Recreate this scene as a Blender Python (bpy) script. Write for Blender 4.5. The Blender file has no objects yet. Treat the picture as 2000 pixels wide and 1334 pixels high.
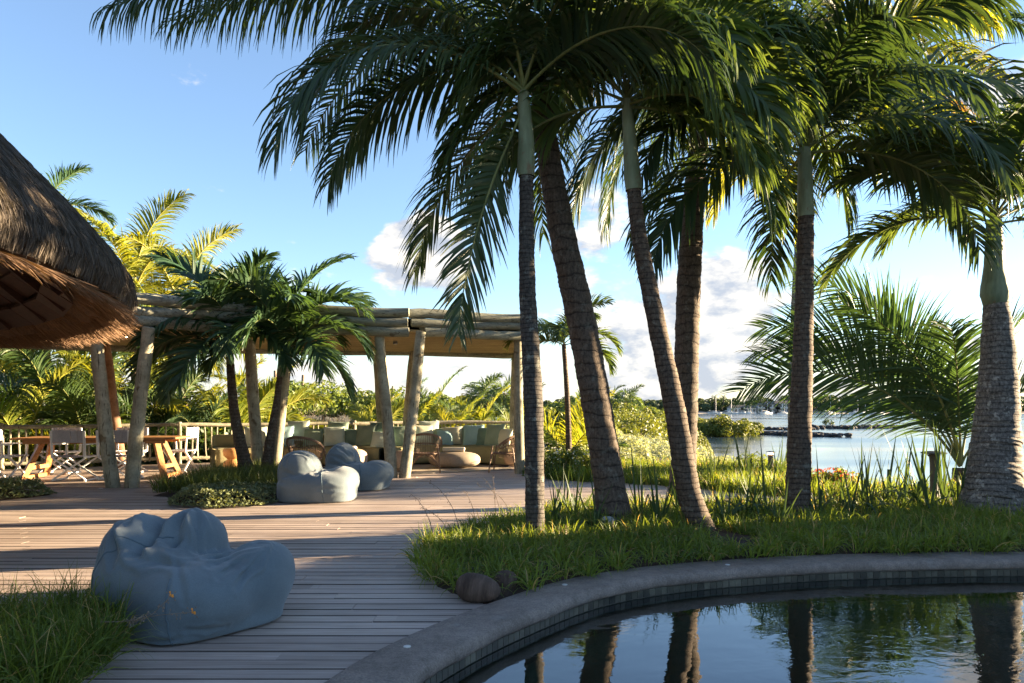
import bpy, math, random
import numpy as np
from mathutils import Vector, Matrix
R = math.radians
scn = bpy.context.scene
C = scn.collection
random.seed(7)
rng = np.random.default_rng(7)

# ------------------------------------------------------------------ camera, sky, sun, exposure
FPX, CAMH, HZ = 1450.0, 1.3, 797.0            # focal length in photo pixels, eye height (m), horizon row
cam_d = bpy.data.cameras.new('camera'); cam = bpy.data.objects.new('camera', cam_d); C.objects.link(cam)
cam.location = (0, 0, CAMH); cam.rotation_euler = (R(90), 0, 0)
cam_d.sensor_width = 36; cam_d.lens = 36 * FPX / 2000.0
cam_d.shift_y = (HZ - 667.0) / 2000.0
cam_d.clip_end = 6000; cam_d.clip_start = 0.05
scn.camera = cam

SUN_EL, SUN_AZ = 9.6, 14.0                    # elevation; azimuth from +X towards +Y (degrees)
sdir = Vector((math.cos(R(SUN_EL)) * math.cos(R(SUN_AZ)), math.cos(R(SUN_EL)) * math.sin(R(SUN_AZ)), math.sin(R(SUN_EL))))
sun_d = bpy.data.lights.new('sun', 'SUN'); sun = bpy.data.objects.new('sun', sun_d); C.objects.link(sun)
sun_d.energy = 5.0; sun_d.angle = R(0.5); sun_d.color = (1.0, 0.77, 0.49)
sun.rotation_euler = sdir.to_track_quat('Z', 'Y').to_euler()
sun.location = (20, 5, 20)

world = bpy.data.worlds.new('World'); scn.world = world; world.use_nodes = True
wt = world.node_tree; wn = wt.nodes; wl = wt.links; wn.clear()
def wnode(t, **k):
    n = wn.new(t)
    for a, b in k.items(): setattr(n, a, b)
    return n
def wmath(op, a, b=None, c=None, clamp=False):
    n = wnode('ShaderNodeMath', operation=op, use_clamp=clamp)
    for i, v in enumerate((a, b, c)):
        if v is None: continue
        if isinstance(v, (int, float)): n.inputs[i].default_value = v
        else: wl.new(v, n.inputs[i])
    return n.outputs[0]
sky = wnode('ShaderNodeTexSky', sky_type='NISHITA', sun_disc=False)
sky.sun_elevation = R(SUN_EL); sky.sun_rotation = R(90 - SUN_AZ)
sky.air_density = 1.0; sky.dust_density = 0.1; sky.ozone_density = 3.0; sky.altitude = 200
tc = wnode('ShaderNodeTexCoord')
sep = wnode('ShaderNodeSeparateXYZ'); wl.new(tc.outputs['Generated'], sep.inputs[0])
stretch = wnode('ShaderNodeVectorMath', operation='MULTIPLY'); wl.new(tc.outputs['Generated'], stretch.inputs[0]); stretch.inputs[1].default_value = (1, 1, 2.1)
def cloud_noise(off):
    ad = wnode('ShaderNodeVectorMath', operation='ADD'); wl.new(stretch.outputs[0], ad.inputs[0]); ad.inputs[1].default_value = off
    n = wnode('ShaderNodeTexNoise'); n.inputs['Scale'].default_value = 13; n.inputs['Detail'].default_value = 9; n.inputs['Roughness'].default_value = 0.58
    wl.new(ad.outputs[0], n.inputs['Vector']); return n.outputs['Fac']
OFF = Vector((3.1, 1.7, 0.4))
n0 = cloud_noise(OFF); n1 = cloud_noise(OFF + Vector((0.022, 0.0, 0.03)))
def skydir(px, py): return Vector(((px - 1000) / FPX, 1, (HZ - py) / FPX)).normalized()
boost = None
for px, py, rad, amp in ((825, 475, .06, .34), (765, 500, .055, .28), (880, 502, .055, .28), (820, 512, .07, .22), (1170, 410, .07, .30), (1395, 525, .06, .34), (1240, 640, .09, .30), (1525, 555, .05, .26), (1935, 215, .06, .36), (1985, 270, .09, .34), (310, 215, .10, .05), (1370, 650, .09, .24), (1450, 610, .05, .2), (1150, 530, .05, .2)):
    dn = wnode('ShaderNodeVectorMath', operation='DISTANCE'); wl.new(tc.outputs['Generated'], dn.inputs[0]); dn.inputs[1].default_value = skydir(px, py)
    s_ = wmath('SUBTRACT', 1.0, wmath('DIVIDE', dn.outputs['Value'], rad), clamp=True); g = wmath('MULTIPLY', wmath('MULTIPLY', s_, wmath('SUBTRACT', 2.0, s_)), amp)
    boost = g if boost is None else wmath('ADD', boost, g)
cov = wnode('ShaderNodeValToRGB'); wl.new(sep.outputs[2], cov.inputs[0])
cr = cov.color_ramp; cr.interpolation = 'LINEAR'
cr.elements[0].position = 0.0; cr.elements[0].color = (.30,) * 3 + (1,)
cr.elements[1].position = 0.75; cr.elements[1].color = (.62,) * 3 + (1,)
for p, v in ((.045, .37), (.085, .46), (.12, .54), (.20, .64), (.30, .69), (.50, .68)):
    e = cr.elements.new(p); e.color = (v, v, v, 1)
dens = wmath('ADD', wmath('SUBTRACT', n0, cov.outputs[0]), boost)
mask = wnode('ShaderNodeMapRange', interpolation_type='SMOOTHSTEP'); wl.new(dens, mask.inputs['Value'])
mask.inputs['From Min'].default_value = 0.0; mask.inputs['From Max'].default_value = 0.2; mask.inputs['To Max'].default_value = 0.97
lit = wnode('ShaderNodeMapRange'); wl.new(wmath('SUBTRACT', n0, n1), lit.inputs['Value'])
lit.inputs['From Min'].default_value = -0.12; lit.inputs['From Max'].default_value = 0.10
ccol = wnode('ShaderNodeMixRGB'); wl.new(lit.outputs[0], ccol.inputs[0])
CLOUD = 2.1
ccol.inputs[1].default_value = (.62 * CLOUD, .68 * CLOUD, .79 * CLOUD, 1); ccol.inputs[2].default_value = (1.3 * CLOUD, 1.22 * CLOUD, 1.1 * CLOUD, 1)
hazy = wnode('ShaderNodeMixRGB'); hazy.inputs[0].default_value = 0.15; wl.new(sky.outputs[0], hazy.inputs[1]); hazy.inputs[2].default_value = (.85, .98, 1.3, 1)
azure = wnode('ShaderNodeMixRGB', blend_type='MULTIPLY'); azure.inputs[0].default_value = 1.0; wl.new(hazy.outputs[0], azure.inputs[1]); azure.inputs[2].default_value = (1.06, .97, .95, 1)
skymix = wnode('ShaderNodeMixRGB'); wl.new(mask.outputs[0], skymix.inputs[0]); wl.new(azure.outputs[0], skymix.inputs[1]); wl.new(ccol.outputs[0], skymix.inputs[2])
bg = wnode('ShaderNodeBackground'); bg.inputs['Strength'].default_value = 0.058; wl.new(skymix.outputs[0], bg.inputs['Color'])
wout = wnode('ShaderNodeOutputWorld'); wl.new(bg.outputs[0], wout.inputs['Surface'])

scn.view_settings.view_transform = 'Standard'; scn.view_settings.look = 'None'
scn.view_settings.exposure = 3.05; scn.view_settings.gamma = 1.0
scn.cycles.max_bounces = 8; scn.cycles.transparent_max_bounces = 12; scn.cycles.diffuse_bounces = 4; scn.cycles.glossy_bounces = 3
scn.cycles.sample_clamp_indirect = 6.0; scn.cycles.use_denoising = True

# ------------------------------------------------------------------ helpers
def gp(px, py, z=0.0):
    """photo pixel -> point on the level at height z"""
    d = (CAMH - z) * FPX / (py - HZ)
    return Vector(((px - 1000) * d / FPX, d, z))
def pt(px, py, d):
    """photo pixel at depth d"""
    return Vector(((px - 1000) * d / FPX, d, CAMH + (HZ - py) * d / FPX))

def tag(o, label=None, cat=None, group=None, kind=None):
    if label: o['label'] = label
    if cat: o['category'] = cat
    if group: o['group'] = group
    if kind: o['kind'] = kind
    return o
def empty(name, loc=(0, 0, 0), rz=0.0, label=None, cat=None, group=None):
    o = bpy.data.objects.new(name, None); C.objects.link(o); o.location = loc; o.rotation_euler = (0, 0, rz)
    o.empty_display_size = 0.1
    return tag(o, label, cat, group)
def link(name, me, parent=None, loc=(0, 0, 0), rot=(0, 0, 0), scale=(1, 1, 1)):
    o = bpy.data.objects.new(name, me); C.objects.link(o)
    o.location = loc; o.rotation_euler = rot; o.scale = scale
    if parent: o.parent = parent
    return o
def mesh_np(name, V, F, mats, smooth=True, midx=None):
    """F: list of (n,k) int arrays of polygons with k corners"""
    me = bpy.data.meshes.new(name)
    V = np.asarray(V, np.float32).reshape(-1, 3)
    me.vertices.add(len(V)); me.vertices.foreach_set('co', V.ravel())
    F = [np.asarray(f, np.int32) for f in F if len(f)]
    tot = sum(len(f) for f in F); loops = np.concatenate([f.ravel() for f in F])
    me.loops.add(len(loops)); me.loops.foreach_set('vertex_index', loops)
    st = []; o = 0
    for f in F:
        st.append(o + np.arange(len(f)) * f.shape[1]); o += f.size
    me.polygons.add(tot); me.polygons.foreach_set('loop_start', np.concatenate(st).astype(np.int32))
    if midx is not None: me.polygons.foreach_set('material_index', np.asarray(midx, np.int32))
    if smooth: me.polygons.foreach_set('use_smooth', np.ones(tot, bool))
    me.update(calc_edges=True); me.validate()
    for m in (mats if isinstance(mats, (list, tuple)) else [mats]): me.materials.append(m)
    return me
class MB:
    def __init__(s): s.v = []; s.f = []; s.m = []
    def add(s, verts, faces, mi=0):
        o = len(s.v); s.v.extend([tuple(v) for v in verts]); s.f.extend([tuple(i + o for i in f) for f in faces]); s.m.extend([mi] * len(faces)); return s
    def box(s, c, d, M=None, mi=0, bev=0.0):
        """box with chamfered vertical/horizontal edges when bev > 0"""
        hx, hy, hz = d[0] / 2, d[1] / 2, d[2] / 2
        if bev <= 0:
            vs = [Vector((x * hx, y * hy, z * hz)) for z in (-1, 1) for y in (-1, 1) for x in (-1, 1)]
            fs = [(0, 2, 3, 1), (4, 5, 7, 6), (0, 1, 5, 4), (2, 6, 7, 3), (0, 4, 6, 2), (1, 3, 7, 5)]
        else:
            b = min(bev, hx * .9, hy * .9, hz * .9); vs = []; fs = []
            prof = [(-hz, b), (-hz + b, 0), (hz - b, 0), (hz, b)]
            for z, ins in prof:
                for sx, sy in ((-1, -1), (1, -1), (1, 1), (-1, 1)):
                    X, Y = hx - ins, hy - ins; k = b * .5
                    if sx * sy > 0: vs += [Vector((sx * X, sy * (Y - k), z)), Vector((sx * (X - k), sy * Y, z))] if sx > 0 else [Vector((sx * X, sy * (Y - k), z)), Vector((sx * (X - k), sy * Y, z))]
                    else: vs += [Vector((sx * (X - k), sy * Y, z)), Vector((sx * X, sy * (Y - k), z))]
            for r in range(3):
                for i in range(8):
                    j = (i + 1) % 8; fs.append((r * 8 + i, r * 8 + j, (r + 1) * 8 + j, (r + 1) * 8 + i))
            fs.append(tuple(range(7, -1, -1))); fs.append(tuple(range(24, 32)))
        if M is not None: vs = [M @ v for v in vs]
        c = Vector(c)
        return s.add([v + c for v in vs], fs, mi)
    def bar(s, a, b, w, h=None, mi=0, bev=0.0):
        """square bar from a to b, w across, h up"""
        a = Vector(a); b = Vector(b); h = h or w; z = (b - a).normalized()
        x = z.cross(Vector((0, 0, 1)))
        if x.length < 1e-4: x = Vector((1, 0, 0))
        x.normalize(); y = z.cross(x)
        M = Matrix((x, y, z)).transposed()
        return s.box((a + b) / 2, (w, h, (b - a).length), M, mi, bev)
    def tube(s, pts, rad, n=8, mi=0, cap=True, wob=0.0, seed=0):
        pts = [Vector(p) for p in pts]; m = len(pts); rr = rad if isinstance(rad, (list, tuple)) else [rad] * m
        rd = random.Random(seed); vs = []; up = None
        for i, p in enumerate(pts):
            t = (pts[min(i + 1, m - 1)] - pts[max(i - 1, 0)]).normalized()
            if up is None:
                up = t.orthogonal().normalized()
            up = (up - t * up.dot(t)).normalized(); sd = t.cross(up)
            for k in range(n):
                a = 2 * math.pi * k / n; r = rr[i] * (1 + (rd.uniform(-wob, wob) if wob else 0))
                vs.append(p + up * math.cos(a) * r + sd * math.sin(a) * r)
        fs = [(i * n + k, i * n + (k + 1) % n, (i + 1) * n + (k + 1) % n, (i + 1) * n + k) for i in range(m - 1) for k in range(n)]
        if cap: fs += [tuple(range(n - 1, -1, -1)), tuple((m - 1) * n + k for k in range(n))]
        return s.add(vs, fs, mi)
    def lathe(s, prof, c=(0, 0, 0), n=20, mi=0, sx=1, sy=1):
        vs = []; c = Vector(c)
        for r, z in prof:
            for k in range(n):
                a = 2 * math.pi * k / n; vs.append(c + Vector((math.cos(a) * r * sx, math.sin(a) * r * sy, z)))
        m = len(prof)
        fs = [(i * n + k, i * n + (k + 1) % n, (i + 1) * n + (k + 1) % n, (i + 1) * n + k) for i in range(m - 1) for k in range(n)]
        fs += [tuple(range(n - 1, -1, -1)), tuple((m - 1) * n + k for k in range(n))]
        return s.add(vs, fs, mi)
    def mesh(s, name, mats, smooth=False):
        me = bpy.data.meshes.new(name); me.from_pydata(s.v, [], s.f)
        mats = mats if isinstance(mats, (list, tuple)) else [mats]
        for m in mats: me.materials.append(m)
        me.polygons.foreach_set('material_index', s.m)
        if smooth:
            me.polygons.foreach_set('use_smooth', [True] * len(s.f))
            try: me.set_sharp_from_angle(angle=R(50))
            except Exception: pass
        me.update(); return me
    def build(s, name, mats, parent=None, smooth=False, loc=(0, 0, 0), rot=(0, 0, 0), scale=(1, 1, 1)):
        return link(name, s.mesh(name, mats, smooth), parent, loc, rot, scale)
def copy_tree(o, parent=None):
    c = o.copy(); C.objects.link(c); c.parent = parent
    for ch in o.children: copy_tree(ch, c)
    return c

def inside(poly, X, Y):
    res = np.zeros(X.shape, bool); n = len(poly)
    for i in range(n):
        x1, y1 = poly[i]; x2, y2 = poly[(i + 1) % n]
        c = ((y1 > Y) != (y2 > Y)); xi = (x2 - x1) * (Y - y1) / ((y2 - y1) if y2 != y1 else 1e-9) + x1
        res ^= c & (X < xi)
    return res
def polydist(poly, X, Y):
    best = np.full(X.shape, 1e9); n = len(poly)
    for i in range(n):
        a = np.array(poly[i], float); b = np.array(poly[(i + 1) % n], float); ab = b - a; L = ab @ ab + 1e-12
        t = np.clip(((X - a[0]) * ab[0] + (Y - a[1]) * ab[1]) / L, 0, 1)
        best = np.minimum(best, np.hypot(X - a[0] - t * ab[0], Y - a[1] - t * ab[1]))
    return best
def scatter(poly, n):
    P = np.array(poly); lo = P.min(0); hi = P.max(0); out = np.zeros((0, 2))
    while len(out) < n:
        q = rng.uniform(lo, hi, (n * 2, 2)); q = q[inside(poly, q[:, 0], q[:, 1])]; out = np.vstack([out, q])
    return out[:n]
def crom(pts, n, closed=False):
    P = [Vector(p) for p in pts]; m = len(P); out = []
    segs = m if closed else m - 1
    for i in range(segs):
        g = (lambda k: P[k % m]) if closed else (lambda k: P[max(0, min(m - 1, k))])
        p0, p1, p2, p3 = g(i - 1), g(i), g(i + 1), g(i + 2)
        for j in range(n):
            t = j / n
            out.append(0.5 * ((2 * p1) + (p2 - p0) * t + (2 * p0 - 5 * p1 + 4 * p2 - p3) * t * t + (3 * p1 - p0 - 3 * p2 + p3) * t ** 3))
    if not closed: out.append(P[-1].copy())
    return out
def sstep(x): x = np.clip(x, 0, 1); return x * x * (3 - 2 * x)
def vnoise(x, y, seed=0, sc=1.0):
    """cheap smooth 2D noise in [-1,1]"""
    r = np.random.default_rng(seed + 100); s = 0
    for k in range(6):
        a, b, c = r.uniform(-1, 1, 3); f = sc * (1 + k * .55)
        s = s + np.sin(x * f * (a + .3) + y * f * (b - .3) * 1.3 + c * 6.28 + 1.3 * np.sin(y * f * .7 + k)) / (1 + k * .5)
    return s / 3.2

# ------------------------------------------------------------------ materials
MATS = {}
class NT:
    def __init__(s, name):
        s.m = bpy.data.materials.new(name); s.m.use_nodes = True; s.t = s.m.node_tree; s.t.nodes.clear()
        s.out = s.n('ShaderNodeOutputMaterial')
    def n(s, t, **k):
        x = s.t.nodes.new(t)
        for a, b in k.items(): setattr(x, a, b)
        return x
    def l(s, a, b): s.t.links.new(a, b)
    def coord(s, kind='Object', scale=(1, 1, 1)):
        if kind == 'World': o = s.n('ShaderNodeNewGeometry').outputs['Position']
        else: o = s.n('ShaderNodeTexCoord').outputs[kind]
        mp = s.n('ShaderNodeMapping'); s.l(o, mp.inputs[0]); mp.inputs['Scale'].default_value = scale
        return mp.outputs[0]
    def noise(s, co, scale, detail=5, rough=.55, dist=0):
        x = s.n('ShaderNodeTexNoise'); s.l(co, x.inputs['Vector']); x.inputs['Scale'].default_value = scale; x.inputs['Detail'].default_value = detail
        x.inputs['Roughness'].default_value = rough; x.inputs['Distortion'].default_value = dist; return x.outputs['Fac']
    def ramp(s, f, stops):
        r = s.n('ShaderNodeValToRGB'); s.l(f, r.inputs[0]); e = r.color_ramp.elements
        while len(e) < len(stops): e.new(.5)
        for i, (p, c) in enumerate(stops): e[i].position = p; e[i].color = (*c, 1)
        return r.outputs[0]
    def mix(s, f, a, b, mode='MIX'):
        x = s.n('ShaderNodeMixRGB', blend_type=mode)
        for i, v in enumerate((f, a, b)):
            if hasattr(v, 'links'): s.l(v, x.inputs[i])
            elif isinstance(v, (int, float)): x.inputs[i].default_value = v if i == 0 else (v, v, v, 1)
            else: x.inputs[i].default_value = (*v, 1)
        return x.outputs[0]
    def math(s, op, a, b=0.0):
        x = s.n('ShaderNodeMath', operation=op)
        for i, v in enumerate((a, b)):
            if hasattr(v, 'links'): s.l(v, x.inputs[i])
            else: x.inputs[i].default_value = v
        return x.outputs[0]
    def bump(s, h, strength=.3, dist=.01):
        b = s.n('ShaderNodeBump'); b.inputs['Strength'].default_value = strength; b.inputs['Distance'].default_value = dist
        s.l(h, b.inputs['Height']); return b.outputs[0]
    def pbsdf(s, col, rough=.7, normal=None, spec=.3, metal=0.0):
        p = s.n('ShaderNodeBsdfPrincipled')
        if hasattr(col, 'links'): s.l(col, p.inputs['Base Color'])
        else: p.inputs['Base Color'].default_value = (*col, 1)
        if hasattr(rough, 'links'): s.l(rough, p.inputs['Roughness'])
        else: p.inputs['Roughness'].default_value = rough
        p.inputs['Specular IOR Level'].default_value = spec; p.inputs['Metallic'].default_value = metal
        if normal is not None: s.l(normal, p.inputs['Normal'])
        return p
    def done(s, sh): s.l(sh, s.out.inputs['Surface']); return s.m
    def rand(s): return s.n('ShaderNodeObjectInfo').outputs['Random']
def varied(name, c1, c2, scale=8, rough=.7, bump=.3, bdist=.01, stretch=(1, 1, 1), spec=.3, kind='Object', fine=None, obj_var=.12, detail=6, crack=None):
    """noise between two colours, bump from the same noise, small per-object value shift"""
    t = NT(name); co = t.coord(kind, stretch); f = t.noise(co, scale, detail)
    col = t.ramp(f, ((.3, c1), (.7, c2)))
    if fine:
        f2 = t.noise(co, fine, 3); col = t.mix(.35, col, t.ramp(f2, ((.35, (.35,) * 3), (.65, (1, 1, 1)))), 'MULTIPLY'); f = t.math('ADD', f, t.math('MULTIPLY', f2, .5))
    if crack:
        ck = t.noise(t.coord('Object', crack), 7, 3, .6, .3); cm = t.ramp(ck, ((.60, (1, 1, 1)), (.66, (.28, .24, .2)))); col = t.mix(1.0, col, cm, 'MULTIPLY')
        kn = t.noise(t.coord('Object'), 4.5, 2); col = t.mix(1.0, col, t.ramp(kn, ((.66, (1, 1, 1)), (.72, (.5, .42, .34)))), 'MULTIPLY')
    if obj_var:
        v = t.math('ADD', t.math('MULTIPLY', t.rand(), obj_var * 2), 1 - obj_var)
        col = t.mix(1.0, col, v, 'MULTIPLY')
    return t.done(t.pbsdf(col, rough, t.bump(f, bump, bdist) if bump else None, spec).outputs[0])
def leafmat(name, c1, c2, trans=.4, rough=.45, tcol=None, scale=1.2, kind='Object', spec=.35, dry=0.0):
    t = NT(name); co = t.coord(kind); f = t.noise(co, scale, 4)
    g = t.n('ShaderNodeNewGeometry').outputs['Random Per Island'] 
    ff = t.math('ADD', t.math('MULTIPLY', f, .5), t.math('ADD', t.math('MULTIPLY', g, .35), t.math('MULTIPLY', t.rand(), .25)))
    col = t.ramp(ff, ((.25, c1), (.85, c2)))
    if dry: col = t.mix(t.math('GREATER_THAN', t.math('FRACT', t.math('MULTIPLY', g, 37.7)), 1 - dry), col, (.36, .27, .12))
    p = t.pbsdf(col, rough, None, spec)
    tr = t.n('ShaderNodeBsdfTranslucent')
    tint = tcol or (1.7, 1.5, .55)
    t.l(t.mix(1.0, col, tint, 'MULTIPLY'), tr.inputs['Color'])
    mx = t.n('ShaderNodeMixShader'); mx.inputs[0].default_value = trans
    t.l(p.outputs[0], mx.inputs[1]); t.l(tr.outputs[0], mx.inputs[2])
    return t.done(mx.outputs[0])

M = {}
def deckmat():
    t = NT('weathered_deck_wood'); co = t.coord('World', (1, 1, 1))
    sp = t.n('ShaderNodeSeparateXYZ'); t.l(co, sp.inputs[0])
    row = t.math('FLOOR', t.math('DIVIDE', sp.outputs[1], .137))
    seg = t.math('FLOOR', t.math('ADD', t.math('DIVIDE', sp.outputs[0], 3.4), t.math('MULTIPLY', row, .37)))
    cx = t.n('ShaderNodeCombineXYZ'); t.l(row, cx.inputs[0]); t.l(seg, cx.inputs[1])
    wnz = t.n('ShaderNodeTexWhiteNoise'); t.l(cx.outputs[0], wnz.inputs['Vector'])
    # grain runs along the boards (X), shifted for every board
    cc = t.n('ShaderNodeCombineXYZ'); t.l(t.math('MULTIPLY', sp.outputs[0], .9), cc.inputs[0]); t.l(t.math('MULTIPLY', sp.outputs[1], 26.0), cc.inputs[1]); t.l(t.math('MULTIPLY', wnz.outputs['Value'], 40.0), cc.inputs[2])
    g = t.noise(cc.outputs[0], 2.2, 7, .62, .4)
    col = t.ramp(g, ((.25, (.28, .222, .18)), (.5, (.44, .36, .30)), (.75, (.57, .48, .41))))
    col = t.mix(1.0, col, t.ramp(wnz.outputs['Value'], ((0, (.8, .78, .77)), (.5, (.97, .95, .95)), (1, (1.12, 1.1, 1.09)))), 'MULTIPLY')
    big = t.noise(co, 1.1, 4); col = t.mix(1.0, col, t.ramp(big, ((.3, (.78, .76, .76)), (.7, (1.08, 1.08, 1.1)))), 'MULTIPLY')
    spt = t.noise(co, 60, 2); col = t.mix(t.ramp(spt, ((.70, (0,) * 3), (.76, (.6,) * 3))), col, (.45, .42, .39))
    rough = t.ramp(g, ((.2, (.72,) * 3), (.8, (.5,) * 3)))
    return t.done(t.pbsdf(col, rough, t.bump(g, .35, .004), .35).outputs[0])
M['deck'] = deckmat()
M['deckedge'] = varied('gap_shade_dirt_edge', (.05, .04, .033), (.10, .08, .068), 12, .95, 0)  # board sides painted dark to stand for shade in the gaps, plus dirt
def trunkmat(name, dark, light, ring=9.0, lichen=.5, lcol=(.33, .34, .28)):
    t = NT(name); co = t.coord('Object')
    sp = t.n('ShaderNodeSeparateXYZ'); t.l(co, sp.inputs[0])
    nz = t.noise(co, 3.0, 5); fine = t.noise(t.coord('Object', (1.6, 1.6, 1)), 24, 6, .72)
    z = t.math('ADD', t.math('MULTIPLY', sp.outputs[2], ring), t.math('MULTIPLY', nz, 1.5))
    band = t.math('FRACT', z)
    bcol = t.ramp(band, ((0, (.22,) * 3), (.07, (.55,) * 3), (.16, (.95,) * 3), (.6, (1,) * 3), (.93, (.85,) * 3), (1, (.22,) * 3)))
    col = t.ramp(fine, ((.3, dark), (.68, light)))
    col = t.mix(.8, col, bcol, 'MULTIPLY')
    vert = t.noise(t.coord('Object', (9, 9, .8)), 8, 4)
    col = t.mix(.3, col, t.ramp(vert, ((.35, (.45,) * 3), (.6, (1.1,) * 3))), 'MULTIPLY')
    ln = t.noise(co, 9, 6, .7); lm = t.ramp(ln, ((.56, (0,) * 3), (.64, (lichen,) * 3)))
    col = t.mix(lm, col, lcol)
    h = t.math('ADD', t.math('MULTIPLY', fine, .5), t.math('MULTIPLY', bcol, .8))
    return t.done(t.pbsdf(col, .85, t.bump(h, .7, .012), .2).outputs[0])
M['trunk_dark'] = trunkmat('palm_bark_dark', (.020, .018, .016), (.115, .10, .085), 24, .5)
M['trunk'] = trunkmat('palm_bark', (.034, .025, .019), (.15, .112, .082), 17, .25)
M['trunk_wide'] = trunkmat('palm_bark_wide_rings', (.034, .026, .02), (.16, .122, .092), 7.5, .2)
M['trunk_pale'] = trunkmat('palm_bark_pale', (.030, .024, .020), (.25, .215, .18), 15, .8, (.40, .36, .30))
t = NT('crownshaft_green'); co = t.coord('Object', (1, 1, .5)); f = t.noise(co, 5, 5); g_ = t.noise(t.coord('Object', (5, 5, .6)), 6, 4)
col = t.mix(.5, t.ramp(f, ((.3, (.12, .15, .08)), (.7, (.25, .28, .17)))), t.ramp(g_, ((.3, (.6,) * 3), (.7, (1.2,) * 3))), 'MULTIPLY'); col = t.mix(t.ramp(t.noise(co, 9, 6, .7), ((.58, (0,) * 3), (.66, (.8,) * 3))), col, (.16, .10, .055))
M['shaft'] = t.done(t.pbsdf(col, .6, t.bump(g_, .5, .008), .3).outputs[0])
M['rachis'] = varied('frond_rib', (.09, .11, .03), (.2, .2, .07), 5, .5, 0)
M['rachis_y'] = varied('yellow_frond_rib', (.3, .27, .05), (.42, .35, .09), 5, .5, 0)
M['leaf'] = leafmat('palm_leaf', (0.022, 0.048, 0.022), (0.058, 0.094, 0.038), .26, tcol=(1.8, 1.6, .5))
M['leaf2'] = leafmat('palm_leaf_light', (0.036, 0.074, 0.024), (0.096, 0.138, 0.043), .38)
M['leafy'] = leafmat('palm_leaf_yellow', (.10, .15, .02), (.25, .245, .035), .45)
M['leafb'] = leafmat('palm_leaf_blue_green', (0.026, 0.066, 0.031), (0.066, 0.120, 0.054), .3)
M['leafdry'] = leafmat('palm_leaf_dry', (.2, .13, .03), (.34, .2, .05), .4)
M['grass'] = leafmat('grass_blades', (.06, .10, .018), (.20, .265, .045), .42, .5, dry=.07)
M['grass_d'] = leafmat('grass_blades_dark', (.04, .06, .016), (.11, .15, .034), .35, .5)
M['strap'] = leafmat('strap_leaf', (0.031, 0.062, 0.026), (0.074, 0.114, 0.048), .3, .6)
M['cover'] = leafmat('variegated_leaf', (.05, .075, .03), (.27, .30, .15), .25, .5)
M['silver'] = leafmat('silver_shrub_leaf', (.19, .24, .17), (.42, .45, .34), .3, .5)
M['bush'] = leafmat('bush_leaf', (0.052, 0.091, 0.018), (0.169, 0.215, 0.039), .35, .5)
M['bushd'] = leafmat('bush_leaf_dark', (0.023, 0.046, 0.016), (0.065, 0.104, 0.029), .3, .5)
M['mang'] = leafmat('mangrove_leaf', (.07, .10, .018), (.17, .19, .035), .3, .5)
M['farleaf'] = leafmat('far_tree_leaf', (.035, .06, .03), (.085, .115, .05), .2, .7)
M['petal_r'] = leafmat('red_petal', (.5, .05, .03), (.75, .16, .09), .3)
M['petal_w'] = leafmat('white_petal', (.6, .58, .5), (.8, .8, .72), .3)
M['petal_o'] = leafmat('orange_petal', (.6, .25, .03), (.8, .4, .06), .3)
M['twig'] = varied('twig', (.10, .075, .055), (.26, .2, .15), 10, .85, .3)
M['soil'] = varied('soil', (.03, .02, .014), (.085, .05, .033), 6, .95, .8, .03, fine=40, kind='World')
M['coping'] = None
t = NT('pool_coping_stone'); co = t.coord('World'); a = t.noise(co, 1.6, 6, .6); b = t.noise(co, 90, 3, .7); c_ = t.noise(co, 7, 5)
col = t.ramp(a, ((.3, (.155, .12, .097)), (.7, (.31, .25, .208)))); col = t.mix(.65, col, t.ramp(b, ((.3, (.5,) * 3), (.7, (1.3,) * 3))), 'MULTIPLY'); col = t.mix(.6, col, t.ramp(t.noise(co, 18, 5, .7), ((.35, (.6,) * 3), (.6, (1.1,) * 3))), 'MULTIPLY')
col = t.mix(t.ramp(c_, ((.62, (0,) * 3), (.72, (.25,) * 3))), col, (.3, .29, .27))
M['coping'] = t.done(t.pbsdf(col, .72, t.bump(t.math('ADD', b, t.math('MULTIPLY', c_, .6)), .8, .006), .35).outputs[0])
M['tile'] = varied('pool_tile', (.03, .03, .024), (.13, .115, .08), 4, .35, .15, .003, kind='World', fine=30, obj_var=.45, spec=.5)
M['grout'] = varied('pool_grout', (.07, .066, .056), (.13, .125, .105), 20, .9, .2, .003)
M['shell'] = varied('pool_shell', (.07, .14, .11), (.15, .25, .20), 2.2, .8, .1, .01, kind='World')
def watermat():
    t = NT('pool_water'); co = t.coord('World', (1, 1.5, 1))
    a = t.noise(co, 1.7, 2, .5); b = t.noise(co, 6.5, 3, .55, .6)
    reg = t.ramp(t.noise(t.coord('World', (1, 1, 1)), .55, 2), ((.42, (.10,) * 3), (.62, (1,) * 3)))
    h = t.math('ADD', t.math('MULTIPLY', a, .55), t.math('MULTIPLY', t.math('MULTIPLY', b, reg), .42))
    nb = t.bump(h, .20, .03)
    fr = t.n('ShaderNodeFresnel'); fr.inputs['IOR'].default_value = 1.85; t.l(nb, fr.inputs['Normal'])
    gl = t.n('ShaderNodeBsdfGlossy'); gl.inputs['Roughness'].default_value = .01; gl.inputs['Color'].default_value = (.97, .98, 1, 1); t.l(nb, gl.inputs['Normal'])
    tr = t.n('ShaderNodeBsdfTransparent'); tr.inputs['Color'].default_value = (.36, .60, .49, 1)
    mx = t.n('ShaderNodeMixShader'); t.l(fr.outputs[0], mx.inputs[0]); t.l(tr.outputs[0], mx.inputs[1]); t.l(gl.outputs[0], mx.inputs[2])
    return t.done(mx.outputs[0])
M['water'] = watermat()
t = NT('lagoon_water'); co = t.coord('World', (1, .35, 1)); a = t.noise(co, .6, 3); b = t.noise(co, 3.0, 3)
far = t.noise(t.coord('World', (.02, .06, 1)), 1.0, 3)
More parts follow.
